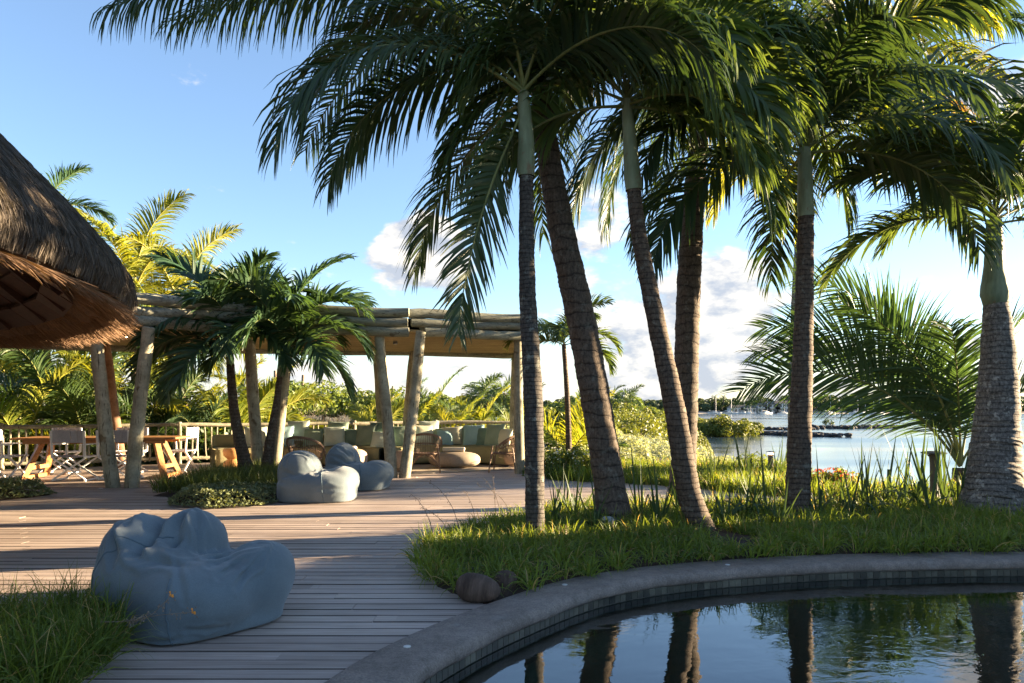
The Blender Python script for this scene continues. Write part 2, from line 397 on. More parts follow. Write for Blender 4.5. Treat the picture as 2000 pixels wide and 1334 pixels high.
M['lagoon'] = t.done(t.pbsdf((.03, .055, .075), t.ramp(far, ((.4, (.08,) * 3), (.6, (.22,) * 3))), t.bump(t.math('ADD', a, t.math('MULTIPLY', b, .3)), .10, .05), .6).outputs[0])
t = NT('thatch'); co = t.coord('Object', (1, 1, 1)); s1 = t.noise(t.coord('Object', (1, 1, .35)), 55, 4, .7); s2 = t.noise(co, 2.2, 5); s3 = t.noise(co, 160, 2)
col = t.ramp(s1, ((.3, (.03, .025, .022)), (.6, (.09, .076, .065)), (.8, (.165, .14, .118)))); col = t.mix(.7, col, t.ramp(s2, ((.3, (.6, .58, .56)), (.7, (1.25, 1.2, 1.15)))), 'MULTIPLY')
M['thatch'] = t.done(t.pbsdf(col, .95, t.bump(t.math('ADD', s1, t.math('MULTIPLY', s3, .4)), 1.0, .04), .1).outputs[0])
M['thatch_in'] = varied('thatch_underside', (.06, .035, .02), (.19, .11, .06), 30, .9, .9, .03, fine=90)
M['straw'] = leafmat('thatch_straw', (.05, .042, .035), (.155, .128, .104), .1, .9)
M['straw_in'] = leafmat('thatch_straw_under', (.085, .048, .027), (.24, .145, .085), .1, .9)
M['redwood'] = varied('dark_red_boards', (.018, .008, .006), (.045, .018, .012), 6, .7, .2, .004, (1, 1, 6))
M['log'] = varied('weathered_log', (.20, .18, .12), (.42, .385, .28), 4, .8, .45, .012, (1, 1, 1), fine=26, obj_var=.15, crack=(6, 6, .5))
M['logbeam'] = varied('weathered_beam_log', (.15, .15, .11), (.33, .33, .255), 5, .8, .5, .012, (.35, 4, 4), fine=22, obj_var=.18, crack=(.5, 6, 6))
M['logred'] = varied('brown_log', (.16, .085, .045), (.33, .19, .11), 5, .8, .4, .01, fine=25)
t = NT('reed_ceiling'); co = t.coord('World', (.6, 30, 1)); a = t.noise(co, 2.2, 5, .65, .5); bb = t.noise(t.coord('World'), 2, 4)
col = t.mix(.5, t.ramp(a, ((.3, (.2, .145, .07)), (.7, (.6, .46, .26)))), t.ramp(bb, ((.3, (.7,) * 3), (.7, (1.15,) * 3))), 'MULTIPLY')
M['reed'] = t.done(t.pbsdf(col, .85, t.bump(a, .9, .02), .2).outputs[0])
M['teak'] = varied('teak', (.30, .13, .045), (.52, .26, .10), 3, .5, .15, .004, (1, 9, 9), fine=20)
M['white'] = varied('white_paint', (.72, .71, .68), (.84, .83, .8), 6, .45, .05, .002)
M['canvas'] = varied('grey_canvas', (.42, .40, .42), (.52, .5, .52), 30, .9, .25, .002, fine=300)
M['white_canvas'] = varied('white_canvas', (.66, .65, .62), (.78, .77, .73), 30, .9, .2, .002)
M['sofa'] = varied('olive_upholstery', (.27, .24, .12), (.37, .33, .175), 5, .9, .2, .003, fine=260)
M['seam_o'] = varied('olive_piping', (.22, .2, .10), (.3, .27, .14), 9, .9, 0)
for k, (a, b) in dict(cg=((.20, .27, .20), (.28, .36, .28)), cb=((.25, .40, .42), (.34, .50, .52)), cc=((.50, .49, .35), (.60, .58, .44)), cl=((.46, .54, .45), (.58, .64, .54)), cd=((.12, .19, .16), (.18, .27, .22))).items():
    M[k] = varied('cushion_fabric_' + k, a, b, 4, .95, .25, .004, fine=180)
def bagmat():
    t = NT('blue_grey_bag_fabric'); co = t.coord('Object'); a = t.noise(co, 3, 4); w1 = t.noise(t.coord('Object', (1, 1, 9)), 90, 3, .7); w2 = t.noise(t.coord('Object', (9, 9, 1)), 60, 3, .7)
    wv = t.math('ADD', w1, w2)
    col = t.ramp(a, ((.3, (.095, .122, .138)), (.7, (.132, .164, .18)))); col = t.mix(.55, col, t.ramp(wv, ((.7, (.72,) * 3), (1.0, (1.0,) * 3), (1.3, (1.28,) * 3))), 'MULTIPLY')
    wr = t.noise(t.coord('Object', (1, 1, 2.2)), 7, 4, .55, 1.6)
    p = t.pbsdf(col, .85, t.bump(t.math('ADD', t.math('MULTIPLY', wr, .5), t.math('MULTIPLY', wv, .10)), .4, .008), .25)
    p.inputs['Sheen Weight'].default_value = .25
    return t.done(p.outputs[0])
M['bag'] = bagmat()
M['bagseam'] = varied('bag_seam', (.085, .12, .145), (.12, .16, .185), 20, .9, 0)
M['rattan'] = varied('rattan', (.10, .06, .038), (.24, .15, .095), 12, .55, .25, .004)
M['stone'] = varied('sand_stone_top', (.33, .26, .19), (.45, .37, .28), 2.5, .85, .25, .006, fine=50)
M['terra'] = varied('terracotta_pink', (.42, .29, .21), (.54, .40, .30), 3, .8, .15, .004, fine=60)
M['stool'] = varied('honey_wood', (.42, .20, .07), (.58, .31, .12), 3, .55, .2, .004, (1, 1, 5), fine=25)
M['rug'] = varied('jute_rug', (.38, .31, .22), (.5, .42, .31), 8, .95, .5, .004, fine=140)
M['cream'] = varied('cream_cloth', (.62, .55, .42), (.75, .68, .54), 6, .95, .3, .004, fine=120)
M['metal'] = varied('dark_bronze_metal', (.05, .045, .045), (.09, .085, .08), 8, .4, 0, spec=.5)
M['bollard'] = varied('brown_bollard_metal', (.17, .12, .085), (.25, .185, .13), 6, .6, .1, .003)
M['disc'] = varied('brushed_disc', (.45, .44, .42), (.6, .59, .56), 20, .4, 0, spec=.5)
M['rock'] = varied('dark_rock', (.035, .032, .03), (.12, .11, .10), 3, .9, .6, .05, fine=14, obj_var=.25)
M['stonew'] = varied('pale_stone', (.42, .41, .38), (.62, .6, .56), 8, .8, .4, .01, fine=40)
M['husk'] = varied('coconut_husk', (.045, .028, .02), (.15, .10, .075), 5, .85, .8, .012, (5, 1, 1), fine=30)
M['ground'] = varied('garden_ground', (.04, .035, .02), (.09, .08, .045), 1.2, .95, .5, .03, kind='World', fine=12)
M['sand'] = varied('far_shore_sand', (.30, .25, .18), (.42, .36, .28), .2, .95, 0, kind='World')
M['wallw'] = varied('house_wall', (.5, .48, .45), (.62, .6, .56), .5, .8, 0)
M['roofh'] = varied('house_roof', (.10, .085, .07), (.17, .15, .13), .5, .9, 0)
M['glassd'] = varied('house_window', (.03, .04, .05), (.06, .07, .08), .5, .2, 0, spec=.6)
t = NT('warm_lamp'); e = t.n('ShaderNodeEmission'); e.inputs['Color'].default_value = (1, .62, .28, 1); e.inputs['Strength'].default_value = 4.0; M['lamp'] = t.done(e.outputs[0])

# ------------------------------------------------------------------ ground, lagoon, far shore
GZ = -0.30; LAGZ = -2.0
def grid_sheet(name, xs, ys, zf, mat, keep=None):
    X, Y = np.meshgrid(xs, ys); Z = zf(X, Y)
    V = np.stack([X, Y, Z], -1).reshape(-1, 3); nx = len(xs); ny = len(ys)
    i = np.arange(nx - 1)[None, :] + np.arange(ny - 1)[:, None] * nx
    Q = np.stack([i, i + 1, i + nx + 1, i + nx], -1).reshape(-1, 4)
    if keep is not None:
        cx = (X[:-1, :-1] + X[1:, 1:]) / 2; cy = (Y[:-1, :-1] + Y[1:, 1:]) / 2
        Q = Q[keep(cx, cy).ravel()]
    return mesh_np(name, V, [Q], mat)
def land_z(X, Y):
    u_ = X / np.maximum(Y, 1.0); gap = sstep((u_ - .385) / .03) * sstep((.585 - u_) / .03)
    near = sstep((19.5 - 6.2 * gap - Y) / (4.0 - 2.2 * gap))
    west = sstep((0.235 * Y - X + 1.2 * np.sin(Y * .13)) / np.clip(Y * .06, 2, 7)) * sstep((112 - Y - .25 * np.clip(X, -60, 60)) / 10)
    far_w = sstep((-X - 14 - .05 * Y) / 30)
    land = np.maximum(np.maximum(near, west), far_w)
    zl = GZ - (.10 + .15 * sstep((X + 1) / 4)) * sstep((Y - 13) / 8) - .45 * sstep((Y - 24) / 30) + .05 * vnoise(X, Y, 3, 1.2) + 2.0 * sstep((-X - 30) / 80) * sstep((Y - 30) / 60)
    z = -3.2 + (zl + 3.2) * land
    hole = (X > -2.2) & (X < 9.6) & (Y < 6.0) & (Y > -6)
    return np.where(hole, -2.4, z)
xs = np.unique(np.concatenate([np.linspace(-2500, -80, 14), np.linspace(-80, -16, 40), np.linspace(-16, 16, 100), np.linspace(16, 60, 40), np.linspace(60, 2500, 14)]))
ys = np.unique(np.concatenate([np.linspace(-300, -8, 8), np.linspace(-8, 30, 110), np.linspace(30, 130, 90), np.linspace(130, 2600, 16)]))
tag(link('ground', grid_sheet('ground', xs, ys, land_z, M['ground'])), 'bare garden ground falling away to the lagoon shore', 'ground', kind='structure')
me = mesh_np('lagoon_water', [(-2500, 12, LAGZ), (2500, 12, LAGZ), (2500, 2600, LAGZ), (-2500, 2600, LAGZ)], [[(0, 1, 2, 3)]], M['lagoon'])
tag(link('lagoon_water', me), 'calm pale lagoon water reaching the far shore', 'lagoon', kind='structure')

# ------------------------------------------------------------------ pool
pool_out = crom([(-.87, 3.5, 0), (-.60, 4.15, 0), (-.20, 4.80, 0), (.38, 5.52, 0), (1.06, 5.98, 0), (1.95, 6.30, 0), (2.9, 6.50, 0), (4.5, 6.60, 0), (6.6, 6.35, 0), (8.6, 4.9, 0), (9.0, 2.0, 0), (7.2, -1.5, 0), (3.5, -3.0, 0), (.2, -2.2, 0), (-1.2, .2, 0), (-1.2, 2.2, 0)], 16, True)
npool = len(pool_out)
pn = []
for i in range(npool):
    tng = (pool_out[(i + 1) % npool] - pool_out[i - 1]).normalized(); pn.append(Vector((tng.y, -tng.x, 0)))
def ring(off, z): return [(p + n * off).to_tuple()[:2] + (z,) for p, n in zip(pool_out, pn)]
CW = 0.37; WZ = -0.118
def loft(rings, flip=False):
    V = [v for r in rings for v in r]; n = npool; i = np.arange(n); j = (i + 1) % n; Q = []
    for k in range(len(rings) - 1):
        q = np.stack([k * n + i, k * n + j, (k + 1) * n + j, (k + 1) * n + i], -1); Q.append(q[:, ::-1] if flip else q)
    return V, [np.concatenate(Q)]
wv = [.004 * math.sin(i * .9) + .006 * math.sin(i * .37 + 1) for i in range(npool)]
prof = [(0.0, -.08), (0.0, .012), (.012, .024), (.03, .028), (CW - .06, .030), (CW - .028, .024), (CW - .010, .012), (CW - .001, -.010), (CW - .002, -.036), (CW - .008, -.052), (CW - .03, -.060)]
rings = []
for o, z in prof:
    rings.append([((p + n * (o + (wv[i] if o > .2 else 0))).x, (p + n * (o + (wv[i] if o > .2 else 0))).y, z) for i, (p, n) in enumerate(zip(pool_out, pn))])
V, F = loft(rings)
coping = tag(link('pool_coping', mesh_np('pool_coping', V, F, M['coping'])), 'grey stone coping curving round the pool', 'coping', kind='structure')
V, F = loft([ring(CW - .028, -.05), ring(CW - .028, -.13), ring(CW - .03, -.9), ring(CW + .5, -1.15)])
nn = len(V); V = V + [(3.9, 2.0, -1.25)]; b0 = 3 * npool; ii = np.arange(npool)
F = [F[0], np.stack([b0 + ii, b0 + (ii + 1) % npool, np.full(npool, nn)], -1)]
pool = tag(link('pool_shell', mesh_np('pool_shell', V, F, M['shell'])), 'dark green pool basin under the water', 'pool', kind='structure')
# submerged bench along the wall, one row of square tiles above it
V, F = loft([ring(CW - .03, -.30), ring(CW + .30, -.31), ring(CW + .31, -.9)])
link('bench', mesh_np('bench', V, F, M['shell']), pool)
tm = MB().box((0, 0, 0), (.010, .053, .052), bev=.0025).mesh('tile', M['tile'])
gr = ring(CW - .0262, 0)
V, F = loft([ring(CW - .0265, -.052), ring(CW - .0265, -.16)]); link('grout', mesh_np('grout', V, F, M['grout']), pool)
acc = 0.0; ntile = 0
for i in range(npool):
    a = Vector(gr[i]); b = Vector(gr[(i + 1) % npool]); L = (b - a).length
    if not (a.y > 2.9 and a.x < 6.2): acc = 0; continue
    while acc < L:
        p = a.lerp(b, acc / L); dirn = (b - a).normalized()
        rz = math.atan2(-dirn.x, dirn.y)
        link('tile', tm, pool, (p.x, p.y, -.0875), (random.uniform(-.02, .02), 0, rz)); ntile += 1
        acc += .0575
    acc -= L
inner = ring(CW - .027, WZ)
me = bpy.data.meshes.new('pool_water'); me.from_pydata(inner, [], [tuple(range(npool - 1, -1, -1))]); me.materials.append(M['water'])
tag(link('pool_water', me), 'still dark green pool water mirroring palms and sky', 'water', kind='structure')
for i, (px, py) in enumerate(((795, 1263), (1103, 1142), (1421, 1103))):
    p = gp(px, py, .03)
    m = MB().lathe([(.02, 0), (.02, .004), (.016, .0055), (.004, .006)], (0, 0, .0), 16).build('coping_disc', M['disc'], None, True, p + Vector((0, 0, -.001)))
    tag(m, ('small metal disc set in the coping beside the deck boards', 'small metal disc set in the coping behind the coconut', 'small metal disc set in the coping below the bare soil patch')[i], 'metal disc', 'discs set in the pool coping')

# ------------------------------------------------------------------ deck
PITCH = .137
bed_main = [(-.30, 4.86), (-.62, 5.4), (-.80, 6.1), (-.74, 6.9), (-.45, 7.6), (.0, 8.3), (.5, 9.2), (1.2, 9.75), (2.2, 9.95), (3.2, 9.9), (4.2, 9.9), (5.2, 10.3), (6.5, 10.8), (9.5, 11), (9.5, 6.2), (6.5, 6.45), (4.5, 6.52), (2.9, 6.42), (1.95, 6.22), (1.06, 5.9), (.40, 5.46), (-.10, 4.86)]
bed_far = [(.72, 13.3), (1.6, 12.9), (2.6, 12.3), (3.5, 11.1), (4.6, 10.4), (6, 10.7), (9, 10.9), (14, 11.5), (14, 12.0), (9, 11.6), (5.2, 11.7), (5.0, 13), (5.9, 16.5), (5.0, 18.5), (2, 20.5), (.75, 20.5), (.7, 16)]
LB = np.array([(p.y, p.x) for p in pool_out if p.x < 1.2 and p.y > 1.5 and p.y < 5.0]); LB = LB[LB[:, 0].argsort()]
def deck_right(y):
    if y < 4.80: return float(np.interp(y, LB[:, 0], LB[:, 1])) + .16
    return float(np.interp(y, [4.8, 5.4, 6.1, 6.9, 7.6, 8.3, 9.2, 9.75, 10.05, 10.4, 10.8, 11.1, 12.3, 12.9, 13.3, 13.31, 22], [-.12, -.46, -.66, -.6, -.3, .12, .62, 1.35, 4.6, 4.6, 4.0, 3.6, 2.75, 1.75, .9, .9, .9]))
fence_pts = [(-15.5, 13.4, 0), (-13.2, 14.4, 0), (-10.8, 15.7, 0), (-7.8, 17.4, 0), (-6.3, 18.3, 0), (-4.1, 19.3, 0), (-2.1, 20.4, 0), (.15, 21.0, 0)]
fx = [p[0] for p in fence_pts]; fy = [p[1] for p in fence_pts]
def fence_y(x): return float(np.interp(x, fx, fy))
def fence_x(y): return float(np.interp(y, fy, fx))
# dark boarding bed below the planks
yy = list(np.arange(1.5, 21.2, .35)); V = []; 
for y in yy: V += [(-15.5 if y < 13.4 else fence_x(y) - .1, y, -.045), (deck_right(y) - .02, y, -.045)]
Q = [(2 * i, 2 * i + 1, 2 * i + 3, 2 * i + 2) for i in range(len(yy) - 1)]
M['under'] = varied('deck_joists', (.015, .012, .010), (.03, .025, .02), 5, .95, 0)
deck = tag(link('deck', mesh_np('deck', V, [Q], M['under'])), 'weathered timber deck of long grey brown boards', 'deck', kind='structure')
rest = MB(); nplank = 0; row = 0; y = 2.6
plank_cache = {}
while y < 21.0:
    x1 = deck_right(y) ; x0 = -13.0 if y + PITCH < 13.4 else fence_x(y + PITCH) + .02
    if y < 9.0: x0 = max(x0, -.75 * y - 2.2)
    cuts = [x0]; k = math.floor(x0 / 3.4 + row * .37) 
    xc = x0 + 1.2 + ((row * 1.31) % 2.6)
    while xc < x1 - .5: cuts.append(xc); xc += 3.4
    cuts.append(x1); single = y < 9.0 and nplank < 296
    for a, b in zip(cuts[:-1], cuts[1:]):
        L = b - a - .004; dz = random.uniform(-.0018, .0018); w = PITCH - random.uniform(.008, .011)
        if single:
            key = 0
            if key not in plank_cache:
                hy = (PITCH - .009) / 2; sec = [(-hy, -.015), (-hy, .011), (-hy + .004, .015), (hy - .004, .015), (hy, .011), (hy, -.015)]
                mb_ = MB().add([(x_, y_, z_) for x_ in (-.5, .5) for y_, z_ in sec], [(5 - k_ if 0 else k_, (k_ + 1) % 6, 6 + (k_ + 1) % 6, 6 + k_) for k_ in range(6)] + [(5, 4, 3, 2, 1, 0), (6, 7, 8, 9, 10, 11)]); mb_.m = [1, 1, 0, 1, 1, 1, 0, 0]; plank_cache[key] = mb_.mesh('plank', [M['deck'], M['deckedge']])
            link('plank', plank_cache[key], deck, ((a + b) / 2, y + PITCH / 2, -.016 + dz), (0, random.uniform(-.0004, .0004), random.uniform(-.0004, .0004)), (L, 1, 1)); nplank += 1
        else:
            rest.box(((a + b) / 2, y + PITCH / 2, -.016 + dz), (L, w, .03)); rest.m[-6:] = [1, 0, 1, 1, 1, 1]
    y += PITCH; row += 1
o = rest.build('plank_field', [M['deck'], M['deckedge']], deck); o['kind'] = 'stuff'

# ------------------------------------------------------------------ planting beds
def mound(name, poly, h, mat, step=.14, edge=.35, z0=-.05, seed=1):
    P = np.array(poly); lo = P.min(0) - step; hi = P.max(0) + step
    xs = np.arange(lo[0], hi[0] + step, step); ys = np.arange(lo[1], hi[1] + step, step)
    def zf(X, Y):
        d = polydist(poly, X, Y); d = np.where(inside(poly, X, Y), d, -d)
        return z0 + (h - z0) * sstep((d + .08) / edge) + .02 * vnoise(X, Y, seed, 5) * sstep(d / edge)
    return grid_sheet(name, xs, ys, zf, mat, lambda cx, cy: (inside(poly, cx, cy) | (polydist(poly, cx, cy) < step * .6)))
tag(link('planting_soil', mound('planting_soil', bed_main, .06, M['soil'])), 'brown soil of the palm bed beside the pool', 'soil', kind='structure')
tag(link('planting_soil', mound('planting_soil', bed_far, .02, M['soil'], .3, .5, seed=2)), 'soil of the planted bank beyond the boardwalk', 'soil', kind='structure')

def ribbons(P0, D0, L, W, droop, segs=4, wvec=None, prof=None, kink=None, sway=None):
    """N tapered blades; returns verts and quad faces"""
    N = len(P0); prof = prof if prof is not None else np.interp(np.linspace(0, 1, segs + 1), [0, .15, .6, 1], [.7, 1, .8, .06])
    D = D0 / np.linalg.norm(D0, axis=1, keepdims=True); P = P0.copy(); out = np.zeros((N, segs + 1, 2, 3))
    if wvec is None:
        r = rng.normal(size=(N, 3)); wvec = np.cross(D, r)
    for k in range(segs + 1):
        wv_ = wvec - (wvec * D).sum(1, keepdims=True) * D
        wv_ /= np.linalg.norm(wv_, axis=1, keepdims=True) + 1e-9
        hw = (W * prof[k] * .5)[:, None] * wv_
        out[:, k, 0] = P - hw; out[:, k, 1] = P + hw
        P = P + D * (L / segs)[:, None]
        D = D.copy(); D[:, 2] -= droop / segs * (1 + k * .5)
        if kink is not None: D[:, 2] -= np.where(kink == k + 1, 2.2, 0)
        if sway is not None: D += sway / segs
        D /= np.linalg.norm(D, axis=1, keepdims=True)
    base = np.arange(N)[:, None] * (2 * (segs + 1)) + np.arange(segs)[None, :] * 2
    Q = np.stack([base, base + 1, base + 3, base + 2], -1).reshape(-1, 4)
    return out.reshape(-1, 3), Q
def grass(name, pos, h, w, mat, label, blades=10, spread=.05, lean=.5, droop=1.0, z=.05, tuft_h=None, cat='grass', zf=None):
    n = len(pos); th = rng.uniform(.65, 1.15, n) if tuft_h is None else tuft_h
    i = np.repeat(np.arange(n), blades); N = len(i)
    a = rng.uniform(0, 2 * np.pi, N); rr = rng.uniform(0, spread, N)
    P = np.stack([pos[i, 0] + np.cos(a) * rr, pos[i, 1] + np.sin(a) * rr, np.full(N, z) if zf is None else zf(pos[i, 0], pos[i, 1])], -1)
    ln = np.abs(rng.normal(0, lean, N)) + .05
    D = np.stack([np.cos(a) * ln, np.sin(a) * ln, np.ones(N)], -1)
    V, Q = ribbons(P, D, h * th[i] * rng.uniform(.7, 1.2, N), w * rng.uniform(.7, 1.3, N), droop * rng.uniform(.5, 1.5, N))
    return tag(link(name, mesh_np(name, V, [Q], mat, smooth=False)), label, cat, kind='stuff')
trunk_px = []
pos = scatter(bed_main, 5200)
d = polydist(bed_main, pos[:, 0], pos[:, 1]); soil_c = gp(1415, 1065)
keep = ((pos[:, 0] < 7.2) & (pos[:, 1] < 9.6) & (np.hypot((pos[:, 0] - soil_c.x) / .20, (pos[:, 1] - soil_c.y + .05) / .62) > 1)
        & ~((pos[:, 1] > 8.3) & (rng.uniform(size=len(pos)) < .45)))
cc = [gp(928, 1178), gp(985, 1158)]
for c_, r_ in ((gp(928, 1188), .26), (gp(985, 1166), .13)): keep &= np.hypot(pos[:, 0] - c_.x, pos[:, 1] - c_.y) > r_
pos = pos[keep]
front = polydist([(p.x, p.y) for p in pool_out], pos[:, 0], pos[:, 1]) < .75
grass('grass', pos[front], .24, .0095, M['grass'], 'bright fine grass lining the pool coping', 13, .07, .75, 1.5, .04, tuft_h=.75 + .35 * (vnoise(pos[front][:, 0], pos[front][:, 1], 8, 5)) + rng.uniform(-.15, .25, front.sum()))
grass('grass', pos[~front], .215, .0095, M['grass'], 'fine green grass growing between the palm trunks', 12, .08, .55, 1.0, .05, tuft_h=.75 + .35 * (vnoise(pos[~front][:, 0], pos[~front][:, 1], 9, 4)) + rng.uniform(-.15, .3, (~front).sum()))
pf = scatter(bed_far, 2600); pf = pf[(pf[:, 0] < 9.5) & (pf[:, 1] < 16)]
grass('grass', pf, .28, .012, M['grass'], 'sunlit yellow green grass edging the boardwalk', 14, .1, .45, .9, .0)
fgp = [(-3.2, 3.1), (-3.0, 4.3), (-2.55, 4.45), (-2.15, 4.1), (-2.0, 3.6), (-2.0, 3.2), (-2.3, 2.9)]
tag(link('planting_soil', mound('planting_soil', fgp, .04, M['soil'], .1, .25, seed=4)), 'small soil patch in the deck by the large bean bag', 'soil', kind='structure')
grass('grass', scatter(fgp, 420), .34, .0065, M['grass'], 'dense arching grass clump beside the large bean bag', 22, .05, .5, 1.2, .02)
bedL = [(gp(318, 972).x, gp(318, 972).y), (-4.5, 9.9), (-3.9, 9.55), (-3.3, 9.85), (-3.1, 10.6), (-3.3, 12), (-3.9, 13.9), (-4.9, 14.0), (-5.4, 13.2), (-5.3, 11.8), (-5.4, 10.9)]
tag(link('planting_soil', mound('planting_soil', bedL, .05, M['soil'], .14, .3, seed=5)), 'soil island in the deck round the twin small palms', 'soil', kind='structure')
q = scatter(bedL, 900); q = q[q[:, 1] > 11.0]
grass('grass', q, .30, .010, M['grass_d'], 'dark tufted grass at the feet of the twin small palms', 14, .07, .35, .6, .04)
def leaf_cloud(n, cen, rad, size, up=.5, flat=.0, seed=0):
    """leaf rhombi around points"""
    g = np.random.default_rng(seed); d = g.normal(size=(n, 3)); d /= np.linalg.norm(d, axis=1, keepdims=True)
    return cen + d * rad, d
def leaves_mesh(name, P, Nrm, size, mat, aspect=.5, seed=0, jitter=.7):
    g = np.random.default_rng(seed); n = len(P)
    Nn = Nrm + g.normal(0, jitter, (n, 3)); Nn /= np.linalg.norm(Nn, axis=1, keepdims=True)
    T = np.cross(Nn, g.normal(size=(n, 3))); T /= np.linalg.norm(T, axis=1, keepdims=True); B = np.cross(Nn, T)
    s = (size * g.uniform(.6, 1.3, n))[:, None]
    V = np.stack([P - T * s, P - B * s * aspect + Nn * s * .12, P + T * s, P + B * s * aspect + Nn * s * .12], 1).reshape(-1, 3)
    i = np.arange(n)[:, None] * 4; Q = i + np.arange(4)[None, :]
    return mesh_np(name, V, [Q], mat, smooth=False)
def ground_cover(poly, n, label, h=.16, size=.026, mat='cover', z=.03, seed=3):
    p = scatter(poly, n); dd = polydist(poly, p[:, 0], p[:, 1])
    hh = h * sstep(dd / .22) * (.55 + .45 * (vnoise(p[:, 0], p[:, 1], seed, 7) * .5 + .5))
    P = np.stack([p[:, 0], p[:, 1], z + hh * rng.uniform(.55, 1.0, len(p))], -1)
    Nn = np.tile(np.array([[0, 0, 1.0]]), (len(p), 1))
    return tag(link('ground_cover', leaves_mesh('ground_cover', P, Nn, size, M[mat], .5, seed, .6)), label, 'ground cover', kind='stuff')
gcL = [(-4.85, 10.5), (-4.55, 9.82), (-3.9, 9.5), (-3.3, 9.8), (-3.1, 10.4), (-3.3, 11.0), (-4.2, 11.3), (-4.8, 11.2)]
ground_cover(gcL, 7000, 'pale variegated ground cover edging the twin palm island', .22, .026, seed=3)
gcE = [(-8.8, 10.9), (-7.6, 10.1), (-7.05, 10.5), (-6.8, 11.1), (-7.3, 11.6), (-8.8, 11.9)]
tag(link('planting_soil', mound('planting_soil', gcE, .05, M['soil'], .14, .3, seed=6)), 'soil island in the deck near the dining chairs', 'soil', kind='structure')
ground_cover(gcE, 6000, 'pale variegated ground cover in front of the dining chairs', .26, .028, seed=6)

# ------------------------------------------------------------------ palms
_fcache = {}
def frond_mesh(L=2.6, e0=50, bend=80, ll=.55, n=46, w=.035, vee=25, ldroop=.9, pet=.12, a0=72, a1=28, seed=0, leaf='leaf', rib='rachis', sidebend=0.0, segs=4, dead=0.0, roll=0):
    if w < .1: n = int(n * 1.75); ll = round(ll * 1.12, 3)
    key = (round(L, 2), e0, bend, ll, n, w, vee, ldroop, pet, seed, leaf, rib, sidebend, segs, roll)
    if key in _fcache: return _fcache[key]
    g = np.random.default_rng(seed * 31 + int(e0 + 200) * 7 + int(bend)); K = 26
    t = np.linspace(0, 1, K); e = np.radians(e0 - bend * t ** 1.25); yaw = np.radians(sidebend) * t ** 1.5
    ds = L / (K - 1); T = np.stack([np.cos(e) * np.cos(yaw), np.cos(e) * np.sin(yaw), np.sin(e)], -1)
    P = np.vstack([[0, 0, 0], np.cumsum((T[:-1] + T[1:]) / 2 * ds, axis=0)])
    S = np.stack([-np.sin(yaw), np.cos(yaw), np.zeros(K)], -1); U = np.cross(T, S)
    rl = np.radians(roll) * np.clip(t * 3, 0, 1)[:, None]; S, U = S * np.cos(rl) + U * np.sin(rl), U * np.cos(rl) - S * np.sin(rl)
    # rachis: flattened tapered tube
    rad = np.interp(t, [0, .08, .5, 1], [.030, .020, .011, .003]) * (L / 2.6) ** .7; m = 5; V = []
    for k in range(m):
        a = 2 * np.pi * k / m; V.append(P + (S * np.cos(a) * 1.1 + U * np.sin(a) * .8) * rad[:, None])
    V = np.stack(V, 1).reshape(-1, 3)
    i = np.arange(K - 1)[:, None] * m; k = np.arange(m)[None, :]; Q1 = np.stack([i + k, i + (k + 1) % m, i + m + (k + 1) % m, i + m + k], -1).reshape(-1, 4)
    # leaflets
    s1 = np.linspace(0, 1, n); s = pet + (1 - pet) * s1; s = np.clip(np.repeat(s, 2) + g.normal(0, .004, 2 * n), 0, 1); sp = np.repeat(s1, 2); side = np.tile([-1, 1], n)
    f = s * (K - 1); i0 = np.clip(f.astype(int), 0, K - 2); fr = (f - i0)[:, None]
    ip = lambda A: A[i0] * (1 - fr) + A[i0 + 1] * fr
    p, Tt, Ss, Uu = ip(P), ip(T), ip(S), ip(U)
    a = np.radians(a0 + (a1 - a0) * sp ** .8 + g.normal(0, 4, 2 * n)); v = np.radians(vee + g.normal(0, 9, 2 * n))
    D = Tt * np.cos(a)[:, None] + np.sin(a)[:, None] * (Ss * (side * np.cos(v))[:, None] + Uu * np.sin(v)[:, None])
    le = ll * np.interp(sp, [0, .12, .4, .75, 1], [.55, .85, 1.0, .8, .42]) * g.uniform(.88, 1.1, 2 * n)
    dr = ldroop * g.uniform(.6, 1.4, 2 * n)
    keepm = g.uniform(size=2 * n) > dead
    kk = np.where(g.uniform(size=2 * n) < .04, g.integers(2, segs + 1, 2 * n), 99)
    V2, Q2 = ribbons(p[keepm], D[keepm], le[keepm], (w * np.interp(sp, [0, .2, .8, 1], [.7, 1, .9, .6]))[keepm], dr[keepm], segs, Tt[keepm] + g.normal(0, .25, (keepm.sum(), 3)), kink=kk[keepm])
    me = (mesh_np('frond', V2, [Q2], M[leaf], False), mesh_np('midrib', V, [Q1], M[rib]))
    _fcache[key] = me; return me

